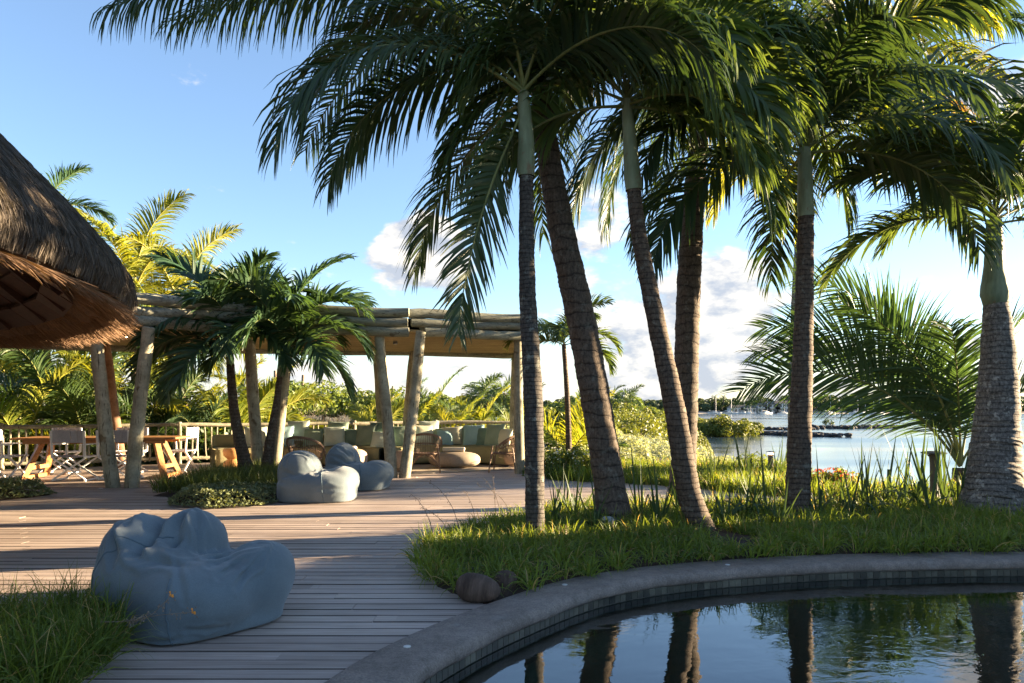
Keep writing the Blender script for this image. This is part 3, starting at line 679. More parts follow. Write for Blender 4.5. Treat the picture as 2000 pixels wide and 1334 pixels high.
def trunk_mesh(pts, rads, mat, seed=0, ringstep=.062, ridge=.016, n=18):
    c = crom(pts, 30); m = len(c); L = [0.0]
    for a, b in zip(c[:-1], c[1:]): L.append(L[-1] + (b - a).length)
    tot = L[-1]; K = max(24, int(tot / ringstep) * 3)
    s = np.linspace(0, tot, K); s = s + .018 * np.sin(s * 9.7 + seed) * (s > .05) * (s < tot - .05); cx = np.array([v.to_tuple() for v in c]); Lc = np.array(L)
    P = np.stack([np.interp(s, Lc, cx[:, k]) for k in range(3)], -1)
    rp = np.array([r[0] for r in rads]) * tot; rv = np.array([r[1] for r in rads]); rr = np.interp(s, rp, rv)
    g = np.random.default_rng(seed)
    ph = (np.arange(K) % 3); rr = rr * (1 + np.where(ph == 0, ridge, np.where(ph == 1, 0, -ridge * .6)) * g.uniform(.3, 1.4, K))
    V = []; a = np.linspace(0, 2 * np.pi, n, endpoint=False)
    for i in range(K):
        tt = P[min(i + 1, K - 1)] - P[max(i - 1, 0)]; tt /= np.linalg.norm(tt)
        x = np.cross(tt, [0, 1, 0]); x /= np.linalg.norm(x); y_ = np.cross(tt, x)
        r = rr[i] * (1 + .025 * np.sin(a * 3 + i * .4) + g.normal(0, .012, n))
        tilt = .35 * rr[i] * .15 * np.sin(a + i * 1.7)
        V.append(P[i] + np.outer(np.cos(a) * r, x) + np.outer(np.sin(a) * r, y_) + np.outer(tilt, tt))
    V = np.vstack(V); i = np.arange(K - 1)[:, None] * n; k = np.arange(n)[None, :]
    Q = np.stack([i + k, i + (k + 1) % n, i + n + (k + 1) % n, i + n + k], -1).reshape(-1, 4)
    return mesh_np('trunk', V, [Q], mat)
def palm(label, base, pts, rads, trunkmat, fronds, shaft=None, group=None, leaf='leaf', rib='rachis', name='palm_tree', seed=0, spear=0, **fk):
    """pts world coordinates of the trunk line; shaft = (pts, rads) of the green crownshaft; fronds = [(yaw, e0, bend, L, extra)]"""
    base = Vector(base); root = empty(name, base, 0, label, 'palm tree', group)
    loc = lambda P: [Vector(p) - base for p in P]
    if pts: link('trunk', trunk_mesh(loc(pts), rads, M[trunkmat], seed), root)
    top = (Vector(pts[-1]) if pts else base) - base
    if shaft:
        sp = loc(shaft[0]); link('crownshaft', trunk_mesh(sp, shaft[1], M['shaft'], seed + 5, .2, .004, 14), root); top = sp[-1]
    rd = random.Random(seed)
    for yaw, e0, bend, L, *ex in fronds:
        k = dict(fk); k.update(ex[0] if ex else {}); dz = k.pop('dz', 0.0)
        k.setdefault('roll', rd.choice((-32, 0, 32)))
        me = frond_mesh(L, e0, bend, seed=rd.randint(0, 2), leaf=k.pop('leaf', leaf), rib=k.pop('rib', rib), **k)
        f_ = link('frond', me[0], root, top + Vector((0, 0, dz + (e0 - 40) * .0016)), (R(rd.uniform(-8, 8)), 0, R(yaw))); link('midrib', me[1], f_)
    return root
def auto_fronds(n, L, seed=0, e_hi=80, e_lo=-15, bend=(60, 110), yaw0=0, Lv=.12):
    rd = random.Random(seed); out = []
    for i in range(n):
        u = i / max(1, n - 1); e = e_hi + (e_lo - e_hi) * u ** .85
        out.append(((yaw0 + i * 137.5 + rd.uniform(-14, 14)) % 360, round(e / 6) * 6, round((bend[0] + (bend[1] - bend[0]) * math.sin(math.pi * min(1, u * 1.1))) / 10) * 10, round(L * (1 - Lv * rd.random()) / .1) * .1))
    return out

# --- the five trunks in the poolside bed and the stout one at its end
d1 = 7.05
palm('slender dark trunked palm with pale lichen spots rising from the grass beside the deck', gp(1045, 1064),
     [gp(1045, 1064), pt(1042, 800, d1), pt(1030, 560, d1), pt(1028, 345, d1)], [(0, .105), (.05, .09), (.4, .092), (1, .066)], 'trunk_dark',
     [(178, 48, 130, 2.7), (200, 30, 110, 2.8), (165, 66, 120, 2.7), (150, 40, 105, 2.5), (200, -64, 20, 2.25, dict(vee=5, ldroop=.4, ll=.5, roll=70)), (330, 40, 110, 2.2), (20, 50, 110, 2.4), (60, 62, 90, 2.4), (100, 40, 100, 2.4), (300, 62, 100, 2.1), (235, 66, 110, 2.2), (130, -10, 70, 2.3)],
     ([pt(1028, 345, d1), pt(1027, 270, d1), pt(1022, 180, d1)], [(0, .078), (.15, .085), (1, .055)]), seed=1, ll=.68, n=44, w=.033, ldroop=1.2, vee=12, group=None)
d2 = 8.0
palm('leaning thick ringed palm with its dark shaded edge towards the pavilion', gp(1203, 1036),
     [gp(1203, 1036), pt(1180, 880, d2), pt(1140, 650, d2), pt(1095, 440, d2), pt(1062, 230, d2), pt(1058, 110, d2)], [(0, .20), (.1, .165), (.5, .155), (1, .10)], 'trunk_wide',
     [(183, 30, 56, 4.7, dict(ll=.95, n=66, ldroop=2.4, vee=-5, roll=0)), (173, 36, 60, 4.5, dict(ll=.9, n=60, ldroop=2.2, vee=0, roll=0)), (196, 60, 100, 4.4), (150, 36, 96, 4.0), (215, 66, 100, 3.6), (120, 60, 90, 3.6), (80, 40, 90, 3.6), (40, 54, 90, 3.6), (10, 36, 90, 3.4), (340, 60, 90, 3.2), (300, 66, 100, 3.0), (260, 70, 96, 3.0), (188, 2, 80, 2.9), (90, 6, 80, 2.9), (350, 6, 80, 2.6)],
     seed=2, ll=.74, n=54, w=.032, ldroop=1.5, vee=12, leaf='leaf')
d3 = 7.55
palm('leaning reddish ringed palm whose curved foot stands by the bare soil', gp(1376, 1046),
     [gp(1376, 1046), pt(1345, 960, d3), pt(1318, 800, d3), pt(1280, 620, d3), pt(1250, 470, d3), pt(1238, 372, d3)], [(0, .14), (.08, .125), (.5, .098), (1, .072)], 'trunk',
     [(350, 46, 128, 2.2), (20, 30, 112, 2.2), (325, 24, 110, 1.9), (300, 46, 120, 1.8), (180, 26, 108, 2.3), (205, 44, 116, 2.1), (160, 50, 110, 2.4), (60, 48, 100, 2.2), (100, 60, 90, 2.4), (270, 62, 110, 1.8), (0, 66, 110, 2.2), (345, -6, 78, 2.0), (310, 2, 84, 1.9), (195, -4, 80, 2.2), (230, 66, 120, 2.0)],
     ([pt(1238, 372, d3), pt(1232, 300, d3), pt(1224, 195, d3)], [(0, .085), (.12, .088), (1, .05)]), seed=3, ll=.66, n=38, w=.046, ldroop=1.4, leaf='leaf2')
d4 = 10.2
palm('upright thick grey palm rising behind the leaning reddish one', gp(1332, 984),
     [gp(1332, 984), pt(1338, 820, d4), pt(1345, 560, d4), pt(1358, 350, d4), pt(1378, 140, d4)], [(0, .20), (.1, .17), (.6, .16), (1, .10)], 'trunk_wide',
     [(0, 36, 100, 3.6), (30, 48, 100, 3.6), (180, 40, 100, 3.6), (150, 54, 100, 3.6), (340, 18, 100, 3.2), (205, 18, 100, 3.2), (310, 54, 110, 3.2), (240, 60, 110, 3.2), (275, 40, 110, 3.0), (90, 30, 100, 3.4), (60, 66, 80, 3.6), (120, 6, 90, 3.2), (352, -12, 76, 3.0, dict(leaf='leaf2')), (190, -18, 70, 3.0), (10, -30, 52, 2.6, dict(leaf='leafy'))],
     seed=4, ll=.78, n=52, w=.036, ldroop=1.3, vee=12)
d5 = 8.6
palm('straight palm with a smooth pale green crownshaft above a grey trunk', gp(1556, 1018),
     [gp(1556, 1018), pt(1562, 860, d5), pt(1570, 620, d5), pt(1574, 424, d5)], [(0, .16), (.06, .142), (.5, .115), (1, .088)], 'trunk',
     [(358, 46, 84, 3.1, dict(ll=.8, roll=55)), (12, 60, 100, 2.8), (335, 30, 110, 2.5), (180, 54, 112, 2.6), (200, 36, 112, 2.6), (160, 20, 104, 2.5), (225, 60, 110, 2.3), (270, 60, 106, 2.3), (300, 44, 112, 2.3), (60, 48, 100, 2.6), (110, 60, 96, 2.6), (345, 4, 84, 2.4), (195, 0, 80, 2.5), (320, 68, 90, 2.4), (85, 4, 80, 2.4)],
     ([pt(1574, 424, d5), pt(1573, 380, d5), pt(1571, 290, d5)], [(0, .094), (.2, .092), (1, .072)]), seed=5, ll=.72, n=42, w=.04, ldroop=1.1, vee=12)
d6 = 8.85
palm('stout white blotched palm trunk with a bulging green crownshaft at the end of the bed', gp(1934, 1016),
     [gp(1934, 1016), pt(1945, 860, d6), pt(1950, 720, d6), pt(1946, 594, d6)], [(0, .36), (.12, .315), (.45, .245), (.8, .185), (1, .135)], 'trunk_pale',
     [(182, 46, 76, 2.1, dict(ll=.6, roll=20)), (200, 62, 90, 2.0), (165, 66, 72, 2.0), (0, 48, 80, 2.4), (340, 60, 90, 2.2), (20, 30, 80, 2.4), (60, 60, 80, 2.4), (100, 42, 90, 2.2), (290, 54, 90, 2.0), (255, 66, 80, 2.0), (140, 24, 88, 2.2), (350, 10, 70, 2.2), (30, 78, 50, 2.2)],
     ([pt(1946, 594, d6), pt(1944, 570, d6), pt(1942, 520, d6), pt(1942, 430, d6)], [(0, .14), (.12, .165), (.4, .115), (1, .08)]), seed=6, ll=.6, n=44, w=.045, ldroop=.8, leaf='leaf2')
d7 = 17.0
palm('thin pale coconut palm trunk standing right behind the straight green shafted palm', gp(1549, 905),
     [gp(1549, 905), pt(1552, 700, d7), pt(1562, 480, d7), pt(1580, 300, d7), pt(1600, 180, d7)], [(0, .17), (.1, .125), (1, .10)], 'trunk_pale',
     [(0, 42, 84, 4.6), (345, 48, 80, 4.6, dict(leaf='leafb')), (20, 18, 88, 4.2), (355, 18, 92, 4.2, dict(leaf='leafdry')), (180, 36, 100, 4.4), (205, 18, 100, 4.2), (300, 42, 100, 4.2), (255, 48, 100, 4.2), (335, 0, 84, 4.0), (220, -6, 78, 4.0), (60, 48, 90, 4.4), (110, 36, 90, 4.2), (280, -12, 72, 3.8), (320, -24, 58, 3.6), (190, 66, 90, 4.2), (170, -18, 66, 3.6), (0, 70, 80, 4.6)],
     seed=7, ll=1.0, n=64, w=.05, ldroop=1.5, leaf='leafy', rib='rachis_y')
# young coconut palm whose fronds fan out behind the stout trunk
cb = Vector((9.0, 14.9, .1))
palm('young coconut palm fanning long green fronds over the lagoon edge', cb - Vector((0, 0, .6)), [cb - Vector((0, 0, .6)), cb - Vector((0, 0, .3)), cb], [(0, .2), (1, .14)], 'trunk',
     [(180, 60, 92, 5.2, dict(ll=1.15, n=56, w=.046, ldroop=.3, vee=6, roll=68)), (172, 74, 84, 5.2, dict(ll=1.1, ldroop=.3, roll=60)), (196, 72, 60, 4.6, dict(roll=40)), (168, 66, 80, 5.0, dict(roll=50)), (345, 66, 70, 4.0), (165, 84, 70, 5.2, dict(roll=60)), (235, 76, 60, 3.6), (10, 78, 50, 4.4)],
     seed=8, ll=1.05, n=52, w=.046, ldroop=.4, leaf='leafb', vee=12, pet=.15)
# small palm on the bank
d9 = 15.5
palm('small slender palm with a few arching fronds on the flowered bank', gp(1112, 918),
     [gp(1112, 918), pt(1108, 780, d9), pt(1101, 672, d9)], [(0, .10), (.15, .065), (1, .045)], 'trunk',
     [(0, 42, 110, 1.35), (345, 20, 110, 1.3), (180, 48, 110, 1.35), (200, 24, 110, 1.3), (60, 54, 90, 1.3), (120, 54, 90, 1.3), (260, 48, 110, 1.2), (300, 66, 90, 1.2), (20, 72, 70, 1.4)], seed=9, ll=.42, n=34, w=.035, ldroop=.6, leaf='leaf2')
# twin small palms in the deck island
dA = 13.3
palm('small palm leaning towards the dining table in the deck island', gp(487, 938),
     [gp(487, 938), pt(468, 860, dA), pt(456, 790, dA), pt(450, 712, dA)], [(0, .16), (.2, .115), (.6, .085), (1, .07)], 'trunk',
     [(180, 48, 110, 1.9), (200, 24, 110, 1.9), (165, 6, 96, 1.8), (225, 48, 116, 1.7), (250, 6, 90, 1.5), (340, 30, 110, 1.6), (60, 54, 100, 1.7), (110, 42, 100, 1.7), (290, 36, 110, 1.5), (150, 66, 90, 1.9), (20, 66, 80, 1.9), (265, 66, 100, 1.6), (190, 78, 60, 1.9), (330, 80, 50, 1.7)],
     ([pt(450, 712, dA), pt(448, 690, dA), pt(447, 668, dA)], [(0, .07), (1, .05)]), seed=10, ll=.58, n=34, w=.058, ldroop=.7, leaf='leafb')
palm('small palm leaning towards the sofa in the deck island', gp(520, 938),
     [gp(520, 938), pt(528, 860, dA), pt(540, 790, dA), pt(546, 735, dA)], [(0, .13), (.2, .10), (.6, .07), (1, .05)], 'trunk',
     [(0, 42, 112, 1.8), (345, 60, 100, 1.9), (20, 66, 90, 1.9), (320, 20, 100, 1.5), (180, 54, 110, 1.7), (205, 24, 104, 1.5), (60, 48, 100, 1.7), (110, 60, 90, 1.7), (260, 48, 116, 1.5), (290, 66, 100, 1.7), (340, 4, 84, 1.7), (230, 72, 80, 1.7), (30, 80, 60, 2.0), (140, 78, 60, 1.9)],
     ([pt(546, 735, dA), pt(549, 700, dA), pt(552, 668, dA)], [(0, .055), (1, .04)]), seed=11, ll=.58, n=34, w=.055, ldroop=.6, leaf='leafb')
# tall yellow palms behind the pavilion
def tall(label, px, py, d, nf, L, seed, leaf='leafy', rib='rachis_y', e_hi=84, **k):
    top = pt(px, py, d); b = Vector((top.x + .4, d, float(land_z(np.array(top.x), np.array(d)))))
    return palm(label, b, [b, b.lerp(top, .5) + Vector((-.15, 0, 0)), top], [(0, .16), (1, .09)], 'trunk', auto_fronds(nf, L, seed, e_hi, -20), seed=seed, leaf=leaf, rib=rib, ll=.7, n=48, w=.045, ldroop=.8, **k)
tall('tall sunlit yellow palm rising above the pavilion roof beside the thatch', 262, 570, 21.0, 17, 3.5, 21)
tall('shorter sunlit yellow palm beside the tall one above the pavilion roof', 350, 600, 22.5, 15, 3.2, 22)
tall('grey green palm crown peeping over the slope of the thatch', 85, 430, 23.0, 13, 2.4, 23, leaf='leafb', rib='rachis')

# --- palms massed behind the railing
def clump(label, x, y, nf, L, seed, leaf, rib='rachis_y', stem=.4, group=None, e_hi=84, e_lo=5, **k):
    z = float(land_z(np.array(x), np.array(y))); b = Vector((x, y, z - .05))
    kk = dict(ll=.55, n=36, w=.045, ldroop=.7); kk.update(k)
    return palm(label, b, [b, b + Vector((.02, 0, stem * .5)), b + Vector((.05, 0, stem))], [(0, .12), (1, .09)], 'trunk', auto_fronds(nf, L, seed, e_hi, e_lo, (50, 90)), seed=seed, leaf=leaf, rib=rib, group=group, **kk)
gd = 'dark leafy palms behind the dining railing'
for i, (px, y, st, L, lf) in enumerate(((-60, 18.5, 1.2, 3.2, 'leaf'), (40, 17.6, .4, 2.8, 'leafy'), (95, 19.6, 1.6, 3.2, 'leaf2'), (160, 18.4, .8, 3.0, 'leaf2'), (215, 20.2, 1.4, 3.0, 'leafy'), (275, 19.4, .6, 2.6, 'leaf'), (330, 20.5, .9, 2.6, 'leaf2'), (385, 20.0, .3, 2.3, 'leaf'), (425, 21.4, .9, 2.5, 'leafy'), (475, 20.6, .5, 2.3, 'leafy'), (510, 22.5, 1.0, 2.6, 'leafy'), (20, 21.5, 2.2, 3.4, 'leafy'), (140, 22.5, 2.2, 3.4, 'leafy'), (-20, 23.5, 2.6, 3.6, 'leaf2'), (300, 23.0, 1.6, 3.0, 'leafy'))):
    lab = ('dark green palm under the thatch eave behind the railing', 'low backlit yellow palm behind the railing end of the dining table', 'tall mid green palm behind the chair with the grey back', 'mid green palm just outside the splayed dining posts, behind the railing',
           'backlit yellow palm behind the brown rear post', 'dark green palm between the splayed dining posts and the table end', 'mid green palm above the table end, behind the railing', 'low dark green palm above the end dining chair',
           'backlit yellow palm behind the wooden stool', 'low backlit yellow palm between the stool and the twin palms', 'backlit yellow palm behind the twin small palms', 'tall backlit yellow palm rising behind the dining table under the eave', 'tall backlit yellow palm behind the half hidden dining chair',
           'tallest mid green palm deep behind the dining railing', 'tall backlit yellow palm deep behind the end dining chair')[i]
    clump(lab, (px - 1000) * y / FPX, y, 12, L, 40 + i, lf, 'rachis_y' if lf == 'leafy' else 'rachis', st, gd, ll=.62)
gb = 'yellow palms behind the sofa railing'
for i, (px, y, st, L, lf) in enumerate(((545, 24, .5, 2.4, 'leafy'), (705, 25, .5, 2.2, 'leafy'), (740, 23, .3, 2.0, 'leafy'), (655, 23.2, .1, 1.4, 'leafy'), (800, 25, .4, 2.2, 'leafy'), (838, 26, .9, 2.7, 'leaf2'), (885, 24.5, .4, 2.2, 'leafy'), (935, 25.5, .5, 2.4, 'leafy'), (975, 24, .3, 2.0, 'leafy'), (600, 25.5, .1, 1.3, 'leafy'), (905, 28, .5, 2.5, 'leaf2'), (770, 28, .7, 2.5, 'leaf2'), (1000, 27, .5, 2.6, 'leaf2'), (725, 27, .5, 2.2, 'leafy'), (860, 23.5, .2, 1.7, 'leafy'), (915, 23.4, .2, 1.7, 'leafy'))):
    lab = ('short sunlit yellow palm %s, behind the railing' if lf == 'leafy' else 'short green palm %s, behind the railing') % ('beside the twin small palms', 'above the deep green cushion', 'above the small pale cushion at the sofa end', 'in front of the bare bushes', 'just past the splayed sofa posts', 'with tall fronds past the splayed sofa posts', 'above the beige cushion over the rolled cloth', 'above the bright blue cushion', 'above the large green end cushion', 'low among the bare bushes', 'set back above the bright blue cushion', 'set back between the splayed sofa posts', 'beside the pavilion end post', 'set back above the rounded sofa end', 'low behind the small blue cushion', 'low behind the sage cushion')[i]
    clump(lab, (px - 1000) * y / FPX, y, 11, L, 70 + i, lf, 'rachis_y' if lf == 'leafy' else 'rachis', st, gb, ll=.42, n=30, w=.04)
clump('low sunlit yellow palm fanning beside the pavilion end post', 1.35, 19.4, 10, 2.5, 95, 'leafy', stem=.2, ll=.6, w=.045)
clump('low palm with broad bright fronds beside the small bank palm', 1.15, 15.2, 7, 1.5, 96, 'leaf2', stem=.1, e_hi=60, ll=.5)

# ------------------------------------------------------------------ thatched building
tb = empty('thatched_building', (-12.3, 4.2, .14), 0, 'round building with a thick grey brown thatched roof and dark red boards below', 'building')
def roof_ring(r, z, n, a0=-75, a1=95, jit=0.0, seed=0):
    g = np.random.default_rng(seed); a = np.radians(np.linspace(a0, a1, n))
    rr = r + g.normal(0, jit, n); zz = z + g.normal(0, jit, n)
    return np.stack([np.cos(a) * rr, np.sin(a) * rr, zz], -1)
def ringmesh(name, prof, n, mat, jit=.0, closed=True):
    V = np.vstack([roof_ring(r, z, n, 0, 360 - 360 / n, jit, i) for i, (r, z) in enumerate(prof)]); i = np.arange(n); j = (i + 1) % n
    Q = np.vstack([np.stack([k * n + i, k * n + j, (k + 1) * n + j, (k + 1) * n + i], -1) for k in range(len(prof) - 1)])
    return mesh_np(name, V, [Q], mat)
RO = 9.06
outer = [(RO - .10, 2.22), (RO - .03, 2.30), (RO, 2.40), (RO - .03, 2.52), (RO - .16, 2.72), (RO - .42, 3.02), (RO - .85, 3.48), (RO - 1.5, 4.15), (RO - 2.6, 5.15), (RO - 4.2, 6.5), (RO - 6.5, 8.2), (RO - 8.9, 9.6)]
th = link('thatch', ringmesh('thatch', outer, 420, M['thatch'], .013), tb)
link('thatch_underside', ringmesh('thatch_underside', [(RO - .10, 2.22), (RO - .4, 2.30), (RO - .75, 2.58), (RO - 1.7, 3.6), (RO - 4, 5.75), (RO - 8.9, 9.3)], 260, M['thatch_in'], .012), tb)
# loose straw on the slope and along the eave
def straw(name, n, zone, mat, L, W, parent, label=None, out=.0):
    a = np.radians(rng.uniform(-20, 95, n)); pr = np.array(zone); s = rng.uniform(0, 1, n) ** 1.2
    rr = np.interp(s, np.linspace(0, 1, len(pr)), pr[:, 0]); zz = np.interp(s, np.linspace(0, 1, len(pr)), pr[:, 1])
    e = 1e-2; r2 = np.interp(np.clip(s - e, 0, 1), np.linspace(0, 1, len(pr)), pr[:, 0]); z2 = np.interp(np.clip(s - e, 0, 1), np.linspace(0, 1, len(pr)), pr[:, 1])
    dr = r2 - rr; dz = z2 - zz; nn = np.hypot(dr, dz) + 1e-6; dr = np.where(nn < 1e-5, .7, dr / nn); dz = np.where(nn < 1e-5, -.7, dz / nn)
    ca, sa = np.cos(a), np.sin(a); tj = rng.normal(0, .12, n)
    D = np.stack([ca * dr - sa * tj, sa * dr + ca * tj, dz + rng.normal(0, .06, n)], -1)
    nrm = np.stack([-ca * dz * np.sign(1), -sa * dz, dr], -1)
    P = np.stack([ca * rr, sa * rr, zz], -1) + nrm * (out + rng.uniform(-.004, .02, n))[:, None]
    V, Q = ribbons(P, D, L * rng.uniform(.5, 1.3, n), np.full(n, W), rng.uniform(0, .4, n), 2, prof=np.array([.7, 1, .3]))
    o = link(name, mesh_np(name, V, [Q], M[mat], False), parent); o['kind'] = 'stuff'; return o
straw('straw', 60000, list(outer[1:9]), 'straw', .10, .0055, tb)
straw('eave_straw', 9000, [(RO - .02, 2.46), (RO - .04, 2.36), (RO - .12, 2.28)][::-1], 'straw', .06, .007, tb)
def straw_under(n):
    a = np.radians(rng.uniform(-20, 100, n)); s = rng.uniform(0, 1, n)
    rr = RO - .1 - s * .62; zz = np.interp(s, [0, .3, .6, 1], [2.20, 2.24, 2.36, 2.56]) 
    ca, sa = np.cos(a), np.sin(a); D = np.stack([ca * .8 + rng.normal(0, .12, n), sa * .8 + rng.normal(0, .12, n), -.45 + rng.normal(0, .1, n)], -1)
    P = np.stack([ca * rr, sa * rr, zz - .005], -1)
    V, Q = ribbons(P, D, .22 * rng.uniform(.5, 1.2, n), np.full(n, .008), rng.uniform(0, .3, n), 2, prof=np.array([.7, 1, .3]))
    o = link('underside_straw', mesh_np('underside_straw', V, [Q], M['straw_in'], False), tb); o['kind'] = 'stuff'
straw_under(14000)
# boards and rafters under the slope
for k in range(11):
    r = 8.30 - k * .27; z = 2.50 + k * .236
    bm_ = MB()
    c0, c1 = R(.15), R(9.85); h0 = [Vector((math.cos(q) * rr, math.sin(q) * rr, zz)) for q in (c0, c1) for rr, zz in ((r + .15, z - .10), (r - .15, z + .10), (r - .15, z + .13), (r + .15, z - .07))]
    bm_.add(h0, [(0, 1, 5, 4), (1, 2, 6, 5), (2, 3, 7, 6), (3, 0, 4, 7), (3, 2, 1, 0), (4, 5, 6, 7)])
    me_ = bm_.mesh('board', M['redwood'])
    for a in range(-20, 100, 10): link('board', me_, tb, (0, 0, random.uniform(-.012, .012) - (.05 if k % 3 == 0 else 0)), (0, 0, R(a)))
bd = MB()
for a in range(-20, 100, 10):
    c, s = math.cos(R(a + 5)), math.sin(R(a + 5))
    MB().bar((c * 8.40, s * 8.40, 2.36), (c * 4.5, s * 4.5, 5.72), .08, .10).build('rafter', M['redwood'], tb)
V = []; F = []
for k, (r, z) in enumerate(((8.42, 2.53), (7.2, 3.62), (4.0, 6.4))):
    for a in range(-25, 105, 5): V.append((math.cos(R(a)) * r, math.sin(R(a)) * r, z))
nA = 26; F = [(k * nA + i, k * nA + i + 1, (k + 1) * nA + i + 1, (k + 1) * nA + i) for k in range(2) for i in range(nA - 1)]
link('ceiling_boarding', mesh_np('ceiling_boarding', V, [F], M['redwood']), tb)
for a in (-160, -110, -60, -15, 30, 60, 78, 120):
    c, s = math.cos(R(a)), math.sin(R(a)); MB().tube([(c * 7.0, s * 7.0, -.14), (c * 7.02, s * 7.0, 1.8), (c * 7.0, s * 7.0, 3.6)], .12, 10, wob=.03).build('post', M['logred'], tb, True)

# ------------------------------------------------------------------ pavilion of logs
pav = empty('log_pavilion', (-3, 15, 0), 0, 'open log pavilion with splayed posts and a flat reed ceiling', 'pavilion')
PO = Vector((-3, 15, 0))
def log(name, a, b, r, mat='log', seed=0, n=12, segs=9, parent=None, off=PO, taper=.92, bow=.02):
    rd = random.Random(seed); a = Vector(a) - off; b = Vector(b) - off; pts = []; rs = []
    ph = rd.uniform(0, 6)
    for i in range(segs + 1):
        u = i / segs; p = a.lerp(b, u); p += Vector((math.sin(u * 4 + ph), math.cos(u * 3.3 + ph), math.sin(u * 5 + ph * 2))) * bow * (1 if 0 < i < segs else .2)
        pts.append(p); rs.append(r * (1 + (taper - 1) * u) * (1 + rd.uniform(-.04, .04)))
    # rounded ends
    ax = (b - a).normalized()
    pts = [pts[0] - ax * r * .12] + pts + [pts[-1] + ax * r * .12]; rs = [rs[0] * .72] + rs + [rs[-1] * .72]
    return MB().tube(pts, rs, n, wob=.025, seed=seed).build(name, M[mat], parent, True)
def V3(px, py, d): return pt(px, py, d)
fr = {}
posts = [((222, 952), (183, 655), 12.25, .115), ((257, 952), (290, 640), 12.25, .115), ((508, 931), (486, 690), 14.1, .115), ((533, 931), (566, 680), 14.1, .115),
         ((765, 933), (741, 648), 13.95, .11), ((790, 933), (822, 648), 13.95, .11), ((1015, 925), (1012, 655), 14.75, .10)]
for i, (b, t_, d, r) in enumerate(posts):
    p0 = gp(*b); p1 = pt(t_[0], t_[1], p0.y); p1.z = max(p1.z, 2.60); p0.z = -.02
    log('post', p0, p1, r, 'log', 10 + i, 14, 10, pav, taper=.88, bow=.012)
for i, (px0, px1, d, mt) in enumerate(((240, 205, 16.0, 'logred'), (945, 935, 18.6, 'log'), (786, 808, 18.0, 'log'), (752, 735, 18.0, 'log'), (1003, 1006, 19.2, 'log'))):
    if i in (1,): continue
    p0 = Vector(((px0 - 1000) * d / FPX, d, -.02)); p1 = Vector(((px1 - 1000) * d / FPX, d, 2.66))
    log('post', p0, p1, .11, mt, 30 + i, 12, 8, pav, taper=.9, bow=.012)
# stacked edge logs, in two runs that meet above the sofa posts
A = Vector((-9.6, 10.3, 0)); B = Vector((-6.3, 12.1, 0)); Cc = Vector((-4.4, 13.45, 0)); D_ = Vector((-1.95, 13.85, 0)); E = Vector((.18, 14.62, 0)); D2 = Vector((-1.93, 13.9, 0))
k = 0
for a, b in ((A, B), (B, Cc), (Cc, D_)):
    ax = (b - a).normalized()
    for z, r, ov in ((2.72, .10, .02), (2.90, .095, .0), (3.085, .10, .02), (3.24, .0, .0)):
        if r == 0: continue
        log('edge_log', a - ax * ov + Vector((0, 0, z)), b + ax * ov + Vector((0, 0, z)), r, 'logbeam', 50 + k, 12, 12, pav, bow=.018); k += 1
ax = (E - D2).normalized()
for z, r, s in ((2.73, .095, .30), (2.90, .085, .04), (3.065, .095, .0)):
    log('edge_log', D2 + ax * s + Vector((0, 0, z)), E + Vector((0, 0, z)), r, 'logbeam', 80 + k, 12, 12, pav, bow=.018); k += 1
FR = Vector((.18, 19.6, 0)); FL = Vector((-12.5, 16.0, 0)); FM = Vector((-5.0, 18.4, 0))
for a, b in ((E, FR), (FR, FM), (FM, FL)):
    for z, r in ((2.70, .09), (2.88, .09)):
        log('edge_log', a + Vector((0, 0, z)), b + Vector((0, 0, z)), r, 'logbeam', 90 + k, 10, 12, pav, bow=.018); k += 1
for i in range(7):
    x = -8.2 + i * 1.3
    y0 = float(np.interp(x, [A.x, B.x, Cc.x, D_.x, E.x], [A.y, B.y, Cc.y, D_.y, E.y])) + .1; y1 = float(np.interp(x, [FL.x, FM.x, FR.x], [FL.y, FM.y, FR.y])) - .1
    log('rafter', (x, y0, 2.83), (x, y1, 2.83), .06, 'logbeam', 120 + i, 8, 6, pav)
rp = [A, B, Cc, D_, D2, E, FR, FM, FL]
def slab(z0, z1, mat, name, zw=0.0):
    inn = [p + (Vector((-4.5, 15.2, 0)) - p).normalized() * .06 - PO for p in rp]; n = len(inn)
    V = [(p.x, p.y, z0) for p in inn] + [(p.x, p.y, z1) for p in inn]
    me = bpy.data.meshes.new(name); me.from_pydata(V, [], [tuple(range(n - 1, -1, -1)), tuple(range(n, 2 * n))] + [(i, (i + 1) % n, n + (i + 1) % n, n + i) for i in range(n)]); me.materials.append(mat); return link(name, me, pav)
slab(2.74, 2.775, M['reed'], 'reed_ceiling'); slab(2.92, 2.98, M['under'], 'roof_deck')
# bundles of loose reeds hanging a little below the ceiling
n = 2600; xx = rng.uniform(-8.5, .1, n); y0 = np.interp(xx, [A.x, B.x, Cc.x, D_.x, E.x], [A.y, B.y, Cc.y, D_.y, E.y]); y1 = np.interp(xx, [FL.x, FM.x, FR.x], [FL.y, FM.y, FR.y])
yv = y0 + (y1 - y0) * rng.uniform(.03, .97, n); ang = rng.normal(0, .16, n) + np.where(rng.uniform(size=n) < .15, rng.normal(0, .5, n), 0)
P = np.stack([xx + 3, yv - 15, 2.725 - rng.uniform(0, .012, n)], -1); D = np.stack([-np.cos(ang), -np.sin(ang), rng.normal(0, .006, n)], -1)
P[:, 0] = np.minimum(P[:, 0], 3.1)
M['reedl'] = leafmat('loose_reed', (.22, .16, .08), (.62, .48, .27), .05, .8)
V, Q = ribbons(P, D, np.minimum(rng.uniform(.5, 1.6, n), P[:, 0] + 5.8), np.full(n, .014), np.zeros(n), 2, wvec=np.tile([[0, 1.0, 0]], (n, 1)), prof=np.array([1, 1, .6]))
